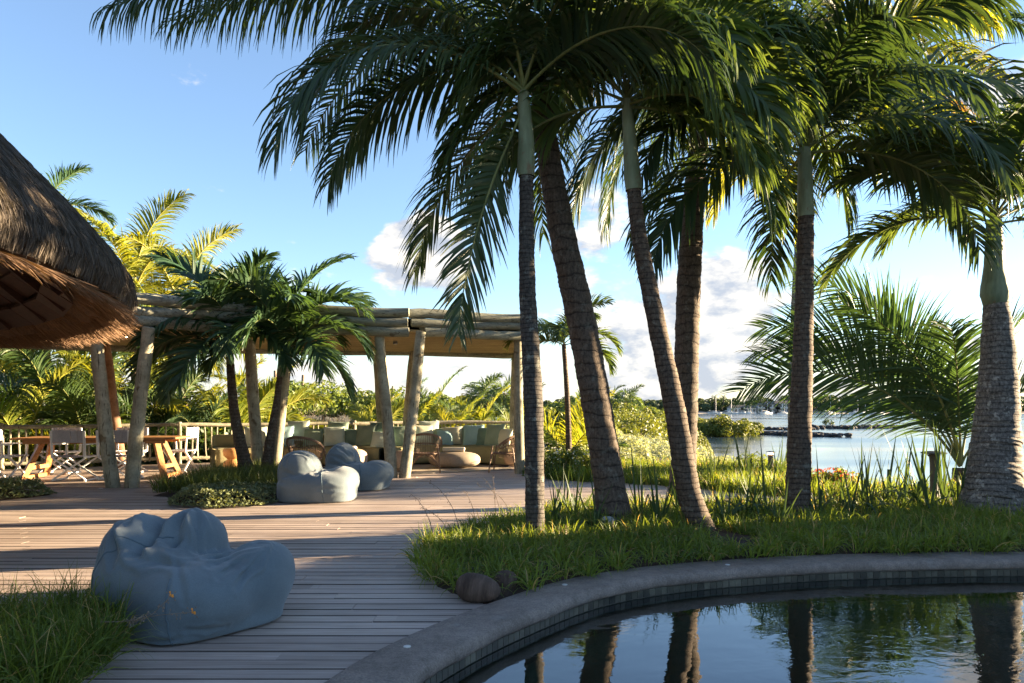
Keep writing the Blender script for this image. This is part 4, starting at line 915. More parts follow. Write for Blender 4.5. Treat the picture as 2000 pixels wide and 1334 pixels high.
o = link('loose_reeds', mesh_np('loose_reeds', V, [Q], M['reedl'], False), pav); o['kind'] = 'stuff'
for px, py, d, on in ((246, 655, 14.2, True), (772, 670, 15.8, False)):
    p = pt(px, py, d); p.z = 2.66
    dl = MB().lathe([(.045, 0), (.05, .002), (.05, .10), (.04, .105)], p - PO, 14).build('downlight', M['metal'], pav, True)
    MB().lathe([(.03, 0), (.034, .004), (.034, .006)], p - PO - Vector((0, 0, .003)), 12).build('lens', M['lamp'] if on else M['disc'], dl, True)

# ------------------------------------------------------------------ log railing
rail = empty('log_railing', (-6, 17, 0), 0, 'rustic log railing with thin upright poles round the pavilion', 'railing')
RO_ = Vector((-6, 17, 0))
fp = [Vector(p) for p in fence_pts]
for i, (a, b) in enumerate(zip(fp[:-1], fp[1:])):
    ax = (b - a).normalized()
    log('top_rail', a - ax * .05 + Vector((0, 0, .90)), b + ax * .05 + Vector((0, 0, .90 + random.uniform(-.01, .01))), .048, 'log', 200 + i, 10, 8, rail, RO_, .9, .012)
    log('bottom_rail', a + Vector((0, 0, .12)), b + Vector((0, 0, .12)), .045, 'log', 230 + i, 10, 8, rail, RO_, .9, .012)
    L = (b - a).length; nb = int(L / .145)
    log('post', a + Vector((0, 0, -.05)), a + Vector((0, 0, .97)), .055, 'log', 260 + i, 10, 4, rail, RO_, .95, .004)
    for j in range(1, nb):
        u = j / nb; p = a.lerp(b, u); t0 = random.uniform(-.035, .035); t1 = random.uniform(-.035, .035)
        log('baluster', p + ax * t0 + Vector((0, 0, .07)), p + ax * t1 + Vector((0, 0, .89)), random.uniform(.017, .026), 'log', 300 + i * 40 + j, 6, 4, rail, RO_, .85, .012)

# ------------------------------------------------------------------ dining table and director chairs
tc_ = Vector((-7.75, 14.1, 0)); trz = R(6)
tbl = empty('dining_table', tc_, trz, 'long teak dining table on splayed trestle legs', 'table')
for i in range(7): MB().box((0, -.42 + i * .14, .735), (2.85, .136, .04), bev=.006).build('plank', M['teak'], tbl)
for s in (-1, 1):
    MB().box((0, s * .38, .675), (2.5, .035, .07)).build('apron', M['teak'], tbl)
    for q in (-1, 1): MB().bar((s * 1.0, q * .16, .71), (s * 1.24, q * .40, .0), .10, .085).build('leg', M['teak'], tbl)
    MB().bar((s * 1.16, -.32, .20), (s * 1.16, .32, .20), .06, .07).build('stretcher', M['teak'], tbl)
    MB().bar((s * 1.22, -.38, .03), (s * 1.22, .38, .03), .09, .06).build('foot_bar', M['teak'], tbl)
def director_chair(canv):
    r = empty('director_chair'); w = .29; W_ = M['white']
    for s in (-1, 1):
        MB().bar((s * w, -.24, .02), (s * w, .24, .02), .035, .03, bev=.005).build('foot_bar', W_, r)
        MB().bar((s * w, -.22, .43), (s * w, -.25, .90), .04, .028, bev=.005).build('back_post', W_, r)
        MB().bar((s * w, .20, .43), (s * w, .21, .64), .035, .028, bev=.005).build('arm_post', W_, r)
        MB().bar((s * w, -.25, .655), (s * w, .25, .655), .05, .022, bev=.004).build('armrest', W_, r)
        MB().bar((s * w, -.24, .43), (s * w, .24, .43), .035, .03, bev=.005).build('seat_rail', W_, r)
        for y in (-.2, .2):
            MB().bar((s * w, y + s * .014, .42), (-s * w, y + s * .014, .035), .042, .024, bev=.004).build('leg', W_, r)
    for i in range(5):
        x = -.232 + i * .116
        MB().box((x, -.255 + .006 * abs(i - 2), .795), (.113, .014, .22), bev=.004).build('back_panel', canv, r)
        MB().box((x, 0, .440 - .012 * (1 - (i - 2) ** 2 / 4)), (.113, .44, .014), bev=.004).build('seat_panel', canv, r)
    return r
ch0 = director_chair(M['canvas'])
gch = 'director chairs round the dining table'
spots = [(gp(148, 938), 0, 'white director chair with a grey canvas back beside the splayed pavilion posts'),
         (gp(236, 936), -3, 'white director chair half hidden behind the splayed pavilion posts'),
         (Vector((-9.0, 14.75, 0)), 178, 'white director chair facing the deck across the table, by its far end'),
         (Vector((-7.75, 14.95, 0)), 184, 'white director chair facing the deck across the table, behind the posts'),
         (gp(352, 921), 92, 'white director chair at the table end nearer the wooden stool'),
         (gp(12, 938), -84, 'white director chair at the table end below the thatch')]
for i, (p, rz, lab) in enumerate(spots):
    o = ch0 if i == 0 else copy_tree(ch0)
    o.location = (p.x, p.y, 0.0); o.rotation_euler = (0, 0, R(rz)); tag(o, lab, 'chair', gch)
# hourglass stool
p = gp(456, 918)
MB().lathe([(.17, 0), (.20, .01), (.205, .10), (.19, .17), (.13, .215), (.12, .23), (.15, .26), (.20, .31), (.215, .40), (.21, .44), (.19, .455)], (0, 0, 0), 24).build('wooden_stool', M['stool'], None, True, p)
tag(bpy.data.objects['wooden_stool'], 'honey coloured hourglass wooden stool by the railing', 'stool')

# ------------------------------------------------------------------ sofa, cushions, rattan chairs, tables
def sofa(label, path, depth, h, seed):
    """path along the front edge (world), depth towards the railing"""
    c = crom(path, 10); m = len(c); r = empty('sofa', c[0], 0, label, 'sofa'); o = c[0]
    nr = []
    for i in range(m):
        t_ = (c[min(i + 1, m - 1)] - c[max(i - 1, 0)]).normalized(); nr.append(Vector((-t_.y, t_.x, 0)))
    def sweep(prof, name, mat, i0=0, i1=None, inset=0):
        i1 = m if i1 is None else i1; V = []; n = len(prof); idx = list(range(i0, i1))
        for q, i in enumerate(idx):
            e = min(q, len(idx) - 1 - q); sc = (.86, .97, 1)[min(e, 2)]
            for u, z in prof: V.append(c[i] - o + nr[i] * (depth / 2 + (u - depth / 2) * sc) + Vector((0, 0, z if e > 1 else z * (.95 if e == 0 else .99))))
        F = [(i * n + k, i * n + (k + 1) % n, (i + 1) * n + (k + 1) % n, (i + 1) * n + k) for i in range(len(idx) - 1) for k in range(n)]
        me = bpy.data.meshes.new(name); me.from_pydata(V, [], F + [tuple(range(n)), tuple((len(idx) - 1) * n + k for k in range(n - 1, -1, -1))]); me.materials.append(mat)
        me.polygons.foreach_set('use_smooth', [True] * len(me.polygons)); return link(name, me, r)
    b = .06
    sweep([(0.04, .03), (0, .08), (0, h - b), (.02, h - .02), (b, h), (depth - b, h), (depth, h - b), (depth, .05), (depth - .05, .03)], 'seat_base', M['sofa'])
    sweep([(depth - .16, h - .01), (depth - .18, h + .22), (depth - .15, h + .27), (depth - .05, h + .28), (depth - .01, h + .24), (depth, h - .01)], 'backrest', M['sofa'], 1, m - 1)
    sweep([(.06, .0), (.06, .06), (depth - .06, .06), (depth - .06, .0)], 'plinth', M['under'], 1, m - 1)
    cs = [c[i] - o + nr[i] * .015 + Vector((0, 0, h - .012)) for i in range(1, m - 1)]
    MB().tube(cs, .008, 6).build('piping', M['seam_o'], r, True)
    return c, nr
sA, nA_ = sofa('olive upholstered sofa with a rounded end beside the splayed posts', [(-6.35, 15.9, 0), (-5.6, 16.3, 0), (-4.6, 16.55, 0), (-3.6, 16.6, 0), (-2.98, 16.45, 0)], .95, .42, 1)
sB, nB_ = sofa('olive curved sofa behind the pebble shaped table', [(-2.78, 16.6, 0), (-2.1, 17.1, 0), (-1.4, 17.25, 0), (-.7, 17.05, 0), (-.15, 16.5, 0)], .95, .42, 2)
def pillow_mesh(w, h, t_, mat, seed):
    n = 15; rd = np.random.default_rng(seed); u = np.linspace(-1, 1, n); U, W = np.meshgrid(u, u)
    pin = 1 - .07 * (1 - np.abs(U) ** 2) * np.abs(W) ** 3 - .0; pin2 = 1 - .07 * (1 - np.abs(W) ** 2) * np.abs(U) ** 3
    X = U * w / 2 * pin2; Z = W * h / 2 * pin
    th_ = t_ / 2 * ((1 - U ** 2) * (1 - W ** 2)) ** .42 * (1 + .12 * vnoise(U * 2, W * 2, seed, 2))
    th_ = th_ + .006 * vnoise(U * 5, W * 5, seed + 9, 2) * (1 - np.maximum(abs(U), abs(W)) ** 4)
    V = np.vstack([np.stack([X, -th_, Z], -1).reshape(-1, 3), np.stack([X, th_, Z], -1).reshape(-1, 3)]); N = n * n
    i = (np.arange(n - 1)[:, None] * n + np.arange(n - 1)[None, :]).ravel(); Q = np.stack([i, i + 1, i + n + 1, i + n], -1)
    edge = []
    per = [k for k in range(n)] + [n - 1 + n * k for k in range(1, n)] + [N - 1 - k for k in range(1, n)] + [n * (n - 1) - n * k for k in range(1, n - 1)]
    for a, b in zip(per, per[1:] + per[:1]): edge.append((a, N + a, N + b, b))
    return mesh_np('cushion', V, [np.vstack([Q, (Q + N)[:, ::-1], np.array(edge)])], mat)
# (photo column, photo row of the middle, size, fabric, tilt, yaw, depth offset, label)
cush = [(500, 856, .50, 'cl', .3, 8, 0, 'pale green cushion between the splayed posts by the twin palms'), (553, 855, .50, 'cb', .3, 4, -.16, 'pale blue cushion behind the rattan chair, against the post'),
        (583, 846, .52, 'cl', .2, -4, .12, 'sage cushion standing behind the pale blue one'), (612, 852, .46, 'cg', .35, 3, 0, 'green cushion above the empty rattan chair back'),
        (653, 852, .50, 'cl', .3, 6, -.10, 'pale sunlit sage cushion in the middle of the sofa'), (660, 844, .50, 'cg', .2, 0, .14, 'green cushion peeping over the pale sunlit one'),
        (686, 854, .44, 'cd', .3, -3, 0, 'deep green cushion next to the pale sunlit one'), (715, 851, .54, 'cg', .3, -14, -.04, 'large green cushion near the rounded sofa end'),
        (740, 849, .48, 'cd', .2, -6, .10, 'dark green cushion behind the small pale one at the sofa end'), (742, 860, .40, 'cl', .5, 5, -.18, 'small pale cushion lying at the rounded sofa end'),
        (778, 853, .50, 'cg', .3, -20, 0, 'green cushion seen between the splayed sofa posts'), (790, 851, .46, 'cb', .3, -30, -.05, 'blue cushion leaning between the splayed sofa posts'),
        (826, 846, .50, 'cc', .25, 4, .02, 'cream cushion behind the tall backed rattan chair'), (838, 842, .50, 'cl', .2, 0, .16, 'pale cushion at the top row behind the cream one'),
        (859, 851, .44, 'cg', .3, 0, .06, 'green cushion between two cream ones'), (869, 860, .40, 'cb', .4, 6, -.16, 'small blue cushion beside the rattan chair and cream cushion'),
        (884, 854, .48, 'cc', .3, 3, -.08, 'cream beige cushion above the rolled cloth'), (905, 848, .50, 'cg', .3, -5, .06, 'sage cushion behind the bright blue one'),
        (925, 853, .52, 'cb', .3, 2, -.10, 'bright blue square cushion on the curved sofa'), (948, 854, .46, 'cd', .3, 4, .0, 'green cushion between the blue one and the large end one'),
        (966, 852, .56, 'cg', .3, -12, -.05, 'large green cushion at the end of the curved sofa'), (985, 854, .46, 'cc', .3, -20, -.02, 'beige cushion behind the side facing rattan chair')]
for i, (px, py, s, fm, tilt, yaw, off, lab) in enumerate(cush):
    cl, nr = (sA, nA_) if px < 755 else (sB, nB_)
    best = min(range(len(cl)), key=lambda k: abs(cl[k].x / cl[k].y * FPX + 1000 - px)); q = cl[best] + nr[best] * (.58 + off)
    d_ = q.y; x = (px - 1000) * d_ / FPX
    zc = .42 + s / 2 * .97 * math.cos(tilt) + (.10 if off > .08 else 0)
    t_ = (cl[min(best + 1, len(cl) - 1)] - cl[max(best - 1, 0)]); rz = math.atan2(t_.y, t_.x) * .6
    o = link('cushion', pillow_mesh(s, s * random.uniform(.92, 1.0), .20, M[fm], i), None, (x, d_, zc), (-tilt, random.uniform(-.05, .05), rz + R(yaw)))
    tag(o, lab, 'cushion', 'cushions on the sofas')
def rattan_chair():
    r = empty('rattan_chair'); rt = M['rattan']; n = 29
    rim = []
    for i in range(n):
        a = R(-200 + 220 * i / (n - 1)); u = i / (n - 1); w_ = math.sin(math.pi * u)
        rim.append(Vector((.33 * math.cos(a), .30 * math.sin(a) - .02, .52 + .27 * w_ ** .8)))
    MB().tube(rim, .016, 8).build('top_rim', rt, r, True)
    rim2 = [Vector((v.x * 1.02, v.y * 1.02, v.z - .022)) for v in rim]; MB().tube(rim2, .011, 6).build('rim_binding', rt, r, True)
    seat = []; mid = []
    for i in range(n):
        a = R(-200 + 220 * i / (n - 1)); seat.append(Vector((.25 * math.cos(a), .23 * math.sin(a), .39 - .02))); mid.append(rim[i].lerp(seat[i], .45) * 1.0)
    MB().tube(mid, .010, 6).build('middle_band', rt, r, True)
    MB().tube([Vector((.26 * math.cos(R(k * 15)), .25 * math.sin(R(k * 15)), .38)) for k in range(25)], .016, 8).build('seat_ring', rt, r, True)
    m = MB(); N = 34
    for i in range(N):
        u = i / (N - 1) * (n - 1); k = min(int(u), n - 2); f = u - k
        a = rim[k].lerp(rim[k + 1], f); b = seat[k].lerp(seat[k + 1], f); md = a.lerp(b, .5) * 1.0; md.x *= 1.03; md.y *= 1.06
        m.tube([a, md, b, Vector((b.x * .9, b.y * .9, .30))], .0055, 5, cap=False)
    o = m.build('cane_shell', rt, r, True); o['kind'] = 'stuff'
    m = MB()
    for i in range(15):
        x = -.22 + i * .44 / 14; y_ = math.sqrt(max(0, .245 ** 2 - x * x)); m.tube([(x, -y_, .38), (x, 0, .36), (x, y_, .385)], .008, 5)
    o = m.build('seat_canes', rt, r, True); o['kind'] = 'stuff'
    for sx in (-1, 1):
        for sy in (-1, 1):
            MB().tube([(sx * .25, sy * .20, .50 if sy < 0 else .54), (sx * .27, sy * .23, .36), (sx * .30, sy * .27, 0)], .015, 8).build('leg', rt, r, True)
        MB().tube([(sx * .285, -.25, .12), (sx * .27, 0, .11), (sx * .285, .25, .12)], .010, 6).build('stretcher', rt, r, True)
    for sy in (-1, 1):
        MB().tube([(-.29, sy * .26, .10), (-.14, sy * .245, .30), (0, sy * .24, .375), (.14, sy * .245, .30), (.29, sy * .26, .10)], .011, 6).build('arch_brace', rt, r, True)
    return r
rc = rattan_chair(); grp = 'rattan chairs in the lounge'
for i, (p, rz, s, lab) in enumerate(((gp(830, 922), 6, 1.0, 'rattan armchair with its back to the deck beside the splayed posts'), (gp(598, 937), -14, 1.0, 'rattan armchair partly hidden behind the bean bags'), (gp(985, 921), 82, 1.0, 'rattan armchair turned sideways by the end post'))):
    o = rc if i == 0 else copy_tree(rc); o.location = (p.x, p.y, 0); o.rotation_euler = (0, 0, R(rz)); o.scale = (s * 1.02, s, s); tag(o, lab, 'armchair', grp)
def pebble(w, d_, h, seed, flat=.55):
    m = MB(); prof = []
    for i in range(13):
        a = -math.pi / 2 + math.pi * i / 12; c, s = math.cos(a), math.sin(a)
        prof.append((abs(c) ** .62 * 1.0 if c > 0 else 0.0, h / 2 + math.copysign(abs(s) ** .8, s) * h / 2))
    prof[0] = (.45, .0); prof[-1] = (.3, h)
    return m.lathe(prof, (0, 0, 0), 32, 0, w / 2, d_ / 2)
for lab, nm, p, w, d_, h, mt in (('large pebble shaped stone table with rolled cloth on top', 'stone_table', gp(888, 914), 1.12, .8, .34, 'stone'), ('rounded pinkish stone table behind the bean bags', 'stone_table', gp(688, 914), .66, .6, .40, 'terra'),
                             ('brown drum table standing between the splayed posts', 'drum_table', gp(781, 922), .40, .40, .42, 'terra'), ('terracotta drum stool beside the sideways rattan chair', 'drum_stool', gp(1003, 911), .44, .44, .32, 'terra')):
    o = pebble(w, d_, h, 1).build(nm, M[mt], None, True, (p.x, p.y, .013)); tag(o, lab, 'stool' if 'stool' in nm else 'table')
q = bpy.data.objects['stone_table']; q1 = bpy.data.objects['stone_table.001']
m = MB()
for k in range(2): m.tube([(-.24, k * .085 - .04, 0), (-.23, k * .085 - .04, .003), (0, k * .085 - .04, .006), (.23, k * .085 - .04, .003), (.24, k * .085 - .04, 0)], [.02, .048, .052, .048, .02], 12, wob=.04)
tag(m.build('rolled_cloth', M['cream'], None, True, q.location + Vector((-.02, 0, .385))), 'rolled cream cloth lying on the pebble shaped table', 'cloth')
m = MB()
for k in range(7):
    a = k * .9; m.tube([(.07 * math.cos(a) * (k > 0), .07 * math.sin(a) * (k > 0), z) for z in (0, .02, .05, .07)], [.03, .05, .045, .015], 8, wob=.1, seed=k)
tag(m.build('shell_bowl', M['cream'], None, True, q1.location + Vector((.0, 0, .395))), 'cream coral piece on the pinkish stone table', 'ornament')
prf = [gp(545, 935), gp(800, 927), gp(1000, 917), Vector((-.1, 16.2, 0)), Vector((-2.6, 16.3, 0)), Vector((-5.4, 15.9, 0))]
me = bpy.data.meshes.new('rug'); n = len(prf); me.from_pydata([(v.x, v.y, .004) for v in prf] + [(v.x, v.y, .013) for v in prf], [], [tuple(range(n, 2 * n))] + [(i, (i + 1) % n, n + (i + 1) % n, n + i) for i in range(n)]); me.materials.append(M['rug'])
tag(link('rug', me), 'pale jute rug under the lounge tables and chairs', 'rug')

# ------------------------------------------------------------------ bean bags
def beanbag(label, loc, rz, lumps, creases, seams, seed, scale=1.0, flip=1):
    nu, nv = 340, 190; c0 = np.array([0, 0, .20])
    th_ = np.linspace(0, 2 * np.pi, nu, endpoint=False); ph = np.linspace(-np.pi / 2 + .02, np.pi / 2 - .02, nv)
    T, Pp = np.meshgrid(th_, ph); D = np.stack([np.cos(Pp) * np.cos(T), np.cos(Pp) * np.sin(T), np.sin(Pp)], -1).reshape(-1, 3)
    def sdf(p):
        res = None
        for (cx, cy, cz, rx, ry, rz_, ex, *ro) in lumps:
            q = p - np.array([cx, cy, cz])
            if ro: ca, sa = math.cos(R(ro[0])), math.sin(R(ro[0])); q = np.stack([q[:, 0] * ca + q[:, 1] * sa, -q[:, 0] * sa + q[:, 1] * ca, q[:, 2]], -1)
            q = np.abs(q / np.array([rx, ry, rz_])); k_ = ((q ** ex).sum(1) + 1e-9) ** (1 / ex); d_ = (k_ - 1) * min(rx, ry, rz_)
            if res is None: res = d_
            else:
                kk = .04; h_ = np.clip(.5 + .5 * (d_ - res) / kk, 0, 1); res = d_ * (1 - h_) + res * h_ - kk * h_ * (1 - h_)
        return res
    lo = np.zeros(len(D)); hi = np.full(len(D), 1.3)
    for _ in range(10):
        mid = (lo + hi) / 2; ins = sdf(c0 + D * mid[:, None]) < 0; lo = np.where(ins, mid, lo); hi = np.where(ins, hi, mid)
    P = c0 + D * lo[:, None]
    disp = np.zeros(len(P))
    rad = np.linalg.norm(P - c0, axis=1)
    def arc(a, b):
        a = np.array(a, float) - c0; b = np.array(b, float) - c0; a /= np.linalg.norm(a); b /= np.linalg.norm(b); ab = b - a
        t_ = np.clip(((D - a) @ ab) / (ab @ ab), 0, 1); q = a + t_[:, None] * ab; q /= np.linalg.norm(q, axis=1, keepdims=True)
        return np.arccos(np.clip((D * q).sum(1), -1, 1)) * rad, t_
    for (a, b, dep, wd) in creases:
        dist, t_ = arc(a, b); fade = np.sin(np.pi * np.clip(t_, .06, .94)) ** .6; dist = dist * (1 + .25 * np.sin(t_ * 9 + dep * 900))
        disp += -dep * fade * np.exp(-(dist / wd) ** 1.3) + dep * .75 * fade * np.exp(-((dist - 1.9 * wd) / (wd * .9)) ** 2)
    rw = np.random.default_rng(seed + 40)
    for _ in range(10):                            # small pulls in the cloth
        a = P[rw.integers(0, len(P))]; b = a + rw.normal(0, .13, 3)
        dist, t_ = arc(a, b); wd = rw.uniform(.012, .026); dp = rw.uniform(.004, .010)
        disp += dp * np.sin(np.pi * np.clip(t_, .04, .96)) * (.7 * np.exp(-((dist - 1.9 * wd) / wd) ** 2) - np.exp(-(dist / wd) ** 1.4))
    disp += .005 * vnoise(P[:, 0] * 4, P[:, 1] * 4 + P[:, 2] * 5, seed, 1.0)
    P = P + D * disp[:, None]
    P[:, 2] = np.where(P[:, 2] < .03, .03 * np.exp((P[:, 2] - .03) / .06), P[:, 2]); P[:, 2] = np.maximum(P[:, 2], .0)
    P *= scale; P[:, 0] *= flip
    i = np.arange(nv - 1)[:, None] * nu; k = np.arange(nu)[None, :]
    Q = np.stack([i + k, i + (k + 1) % nu, i + nu + (k + 1) % nu, i + nu + k], -1).reshape(-1, 4)
    N = len(P); P2 = np.vstack([P, [[0, 0, 0.0]], [P[(nv - 1) * nu:].mean(0)]])
    kk = np.arange(nu); T3 = np.vstack([np.stack([np.full(nu, N), (kk + 1) % nu, kk], -1), np.stack([np.full(nu, N + 1), (nv - 1) * nu + kk, (nv - 1) * nu + (kk + 1) % nu], -1)])
    root = empty('bean_bag', loc, R(rz), label, 'bean bag', 'blue grey bean bags on the deck')
    link('body', mesh_np('body', P2, [Q, T3], M['bag']), root)
    G = P.reshape(nv, nu, 3)
    for deg, p0, p1 in seams:                      # stitched seam following the surface on one meridian
        j = int(round(deg / 360 * nu)) % nu; pts = []
        for r_ in range(int(p0 * nv), int(p1 * nv), 2):
            jj = (j + int(4 * math.sin(r_ * .045))) % nu; v = G[r_, jj]; nn_ = v - c0 * scale; pts.append(Vector(v) + Vector(nn_).normalized() * .001)
        MB().tube(pts, .005, 6).build('seam', M['bagseam'], root, True)
    return root
lum1 = [(-.02, .02, .13, .50, .46, .285, 3.6, -32), (-.36, .02, .385, .205, .29, .265, 2.1), (-.09, .15, .43, .205, .25, .25, 2.0), (.38, .10, .27, .20, .31, .22, 2.2), (.08, -.18, .22, .40, .28, .20, 2.4, -25), (-.2, -.12, .28, .34, .26, .22, 2.3)]
cr1 = [((-.26, .05, .66), (-.2, -.25, .46), .06, .03), ((-.1, .12, .68), (-.06, -.15, .48), .035, .024), ((-.05, .12, .68), (.08, -.08, .48), .03, .022), ((-.38, 0, .66), (-.17, -.3, .44), .03, .022), ((-.40, 0, .66), (-.32, -.34, .40), .026, .02), ((-.45, .02, .62), (-.48, -.26, .38), .024, .02), ((-.5, .05, .55), (-.56, -.12, .32), .02, .02),
       ((.42, .05, .50), (.17, -.16, .42), .032, .022), ((.44, .03, .50), (.24, -.27, .40), .032, .02), ((.46, 0, .49), (.33, -.34, .35), .028, .019), ((.48, -.02, .47), (.44, -.32, .30), .022, .018), ((.38, .1, .5), (.12, -.02, .45), .026, .022), ((-.2, -.28, .44), (.12, -.3, .40), .03, .03), ((.05, -.25, .42), (.2, -.44, .24), .012, .018), ((.22, -.46, .10), (.42, -.36, .06), .014, .016), ((.18, -.48, .05), (.0, -.5, .03), .014, .016), ((-.55, -.2, .22), (-.3, -.42, .14), .014, .024)]
g1 = gp(368, 1222); beanbag('large shaded bean bag standing alone by the grass clump', (g1.x - .01, g1.y + .10, 0), -6, lum1, cr1, [(287, .18, .62), (215, .2, .9), (80, .2, .8)], 1, .97)
lum2 = [(0, .02, .13, .54, .46, .29, 3.2), (-.26, .05, .40, .30, .34, .30, 2.2), (.34, .02, .28, .24, .34, .19, 2.2), (.08, -.2, .20, .42, .26, .20, 2.4)]
cr2 = [((-.05, -.2, .52), (.08, .05, .5), .03, .035), ((-.3, -.1, .66), (-.04, -.12, .56), .018, .025), ((.02, -.3, .40), (.12, -.1, .46), .02, .03), ((-.5, -.15, .45), (-.2, -.35, .36), .010, .025), ((.2, -.2, .44), (.3, .1, .46), .014, .025), ((-.52, -.1, .3), (-.3, -.4, .26), .010, .025), ((.1, -.46, .2), (.4, -.35, .2), .008, .03), ((-.35, -.1, .68), (-.45, -.3, .5), .012, .02)]
g2 = gp(617, 978); beanbag('pale sunlit bean bag in front of another beside the island', (g2.x, g2.y + .1, 0), 4, lum2, cr2, [(290, .2, .7), (200, .2, .9)], 2, 1.0)
lum3 = [(0, .02, .13, .53, .44, .28, 3.2), (-.20, .05, .42, .27, .32, .31, 1.9), (.36, .02, .25, .25, .32, .20, 2.2), (0, -.16, .20, .42, .28, .20, 2.4)]
cr3 = [((-.2, -.2, .62), (.06, -.1, .40), .014, .025), ((-.35, -.2, .55), (-.02, -.3, .44), .014, .022), ((-.4, -.25, .45), (.0, -.33, .36), .014, .022), ((-.42, -.28, .36), (.0, -.38, .28), .012, .022), ((-.3, -.1, .68), (-.06, -.2, .56), .014, .02), ((.1, -.2, .42), (.2, .1, .44), .02, .03)]
g3 = gp(690, 956); beanbag('peaked bean bag behind the sunlit one, near the splayed posts', (g3.x, g3.y + .1, 0), -3, lum3, cr3, [(300, .2, .7), (200, .2, .9)], 3, 1.02)
# round deck lights
for i, (px, py, lab) in enumerate(((197, 954, 'small round deck light just outside the splayed dining posts'), (285, 950, 'small round deck light at the foot of the splayed dining posts'), (812, 932, 'small round deck light at the foot of the splayed sofa posts'))):
    p = gp(px, py); o = MB().lathe([(.035, 0), (.035, .004), (.03, .006), (.01, .0065)], (0, 0, 0), 14).build('deck_light', M['disc'], None, True, (p.x, p.y, .0005)); tag(o, lab, 'light', 'round lights set in the deck')

# ------------------------------------------------------------------ plants along the beds
_leafv = {}
def strap_leaf(kind, seed):
    if (kind, seed) in _leafv: return _leafv[(kind, seed)]
    g = np.random.default_rng(seed + 5); segs = 8
    L, W, dr, kn = dict(erect=(.78, .034, .25, 99), arch=(.8, .036, 1.7, 99), kink=(.75, .04, .3, g.integers(4, 6)), tall=(.98, .032, .12, 99))[kind]
    lean = dict(erect=.25, arch=.55, kink=.35, tall=.15)[kind]
    V, Q = ribbons(np.zeros((1, 3)), np.array([[lean, 0, 1.0]]), np.array([L * g.uniform(.8, 1.15)]), np.array([W]), np.array([dr]), segs, np.array([[0, 1.0, .15]]), prof=np.interp(np.linspace(0, 1, segs + 1), [0, .2, .65, 1], [.8, 1, .8, .05]), kink=np.array([kn]))
    # fold along the middle
    P = V.reshape(segs + 1, 2, 3); mid = P.mean(1); mid[:, 0] += np.interp(np.linspace(0, 1, segs + 1), [0, 1], [.010, .001])
    VV = np.stack([P[:, 0], mid, P[:, 1]], 1).reshape(-1, 3); q = []
    for k in range(segs):
        for j in (0, 1): q.append((k * 3 + j, k * 3 + j + 1, k * 3 + 4 + j, k * 3 + 3 + j))
    me = mesh_np('leaf', VV, [q], M['strap']); _leafv[(kind, seed)] = me; return me
def strap_plant(p, n, s, label, seed, group, tall=.2):
    rd = random.Random(seed); r = empty('strap_leaved_plant', p, 0, label, 'plant', group)
    for i in range(n):
        u = rd.random(); kind = 'tall' if u < tall else 'kink' if u < tall + .18 else 'arch' if u < tall + .45 else 'erect'
        k = s * rd.uniform(.65, 1.0)
        link('leaf', strap_leaf(kind, rd.randint(0, 3)), r, (rd.uniform(-.04, .04), rd.uniform(-.04, .04), 0), (rd.uniform(-.2, .2), rd.uniform(-.12, .2), rd.uniform(0, 6.28)), (k, k, k))
    return r
sp = [(1080, 1030, .75), (1125, 1018, .8), (1160, 1040, .7), (1250, 1020, .85), (1290, 1032, .85), (1330, 1010, .8), (1420, 1030, .85), (1455, 1020, .85), (1495, 1018, .9), (1520, 1030, .7), (1600, 1012, .85), (1640, 1002, .8), (1660, 1012, .8), (1470, 1000, .8), (1105, 1000, .75)]
for i, (px, py, s) in enumerate(sp):
    lab = 'strap leaved plant with bent leaves ' + ('between the slender and the leaning palm' if px < 1220 else 'between the two leaning palm trunks' if px < 1360 else 'between the reddish leaning palm and the straight palm' if px < 1550 else 'between the straight palm and the red flowers')
    p = gp(px, py, .05); strap_plant(p, 11, s, lab, i, 'strap leaved plants among the poolside palms')
for i, (px, py, s) in enumerate(((1690, 995, 1.0), (1735, 992, 1.0), (1762, 1000, 1.05), (1790, 990, 1.1), (1812, 1004, 1.0), (1845, 992, 1.05), (1870, 1000, .9), (1700, 1008, .85))):
    strap_plant(gp(px, py, .05), 13, s, 'tall upright strap leaved plant against the lagoon beside the stout palm', 50 + i, 'tall strap leaved plants by the stout palm', .5)
for i, (px, py, s) in enumerate(((1400, 940, .9), (1450, 938, .95), (1390, 950, .8), (1462, 948, .8), (1525, 942, .8))):
    strap_plant(gp(px, py, .02), 10, s, 'spiky strap leaved plant in the bank by the post lamp', 70 + i, 'strap leaved plants on the bank', .4)

def bush_mesh(name, rx, ry, rz, n, size, mat, seed, lumps=14, lump_r=.38, jitter=.7, aspect=.45):
    g = np.random.default_rng(seed); d = g.normal(size=(lumps, 3)); d[:, 2] = np.abs(d[:, 2]) * .9 + .05; d /= np.linalg.norm(d, axis=1, keepdims=True)
    cen = d * np.array([rx, ry, rz]) * g.uniform(.5, .85, (lumps, 1)) + np.array([0, 0, rz * .12]); i = g.integers(0, lumps, n)
    dd = g.normal(size=(n, 3)); dd /= np.linalg.norm(dd, axis=1, keepdims=True); lr = g.uniform(.6, 1.15, lumps)[i][:, None] * lump_r
    P = cen[i] + dd * lr * np.array([rx, ry, rz]) * (g.uniform(.55, 1.0, (n, 1)) ** .5); P[:, 2] = np.maximum(P[:, 2], .02)
    N = dd + np.array([0, 0, .35])
    return leaves_mesh(name, P, N, size, M[mat], aspect, seed, jitter)
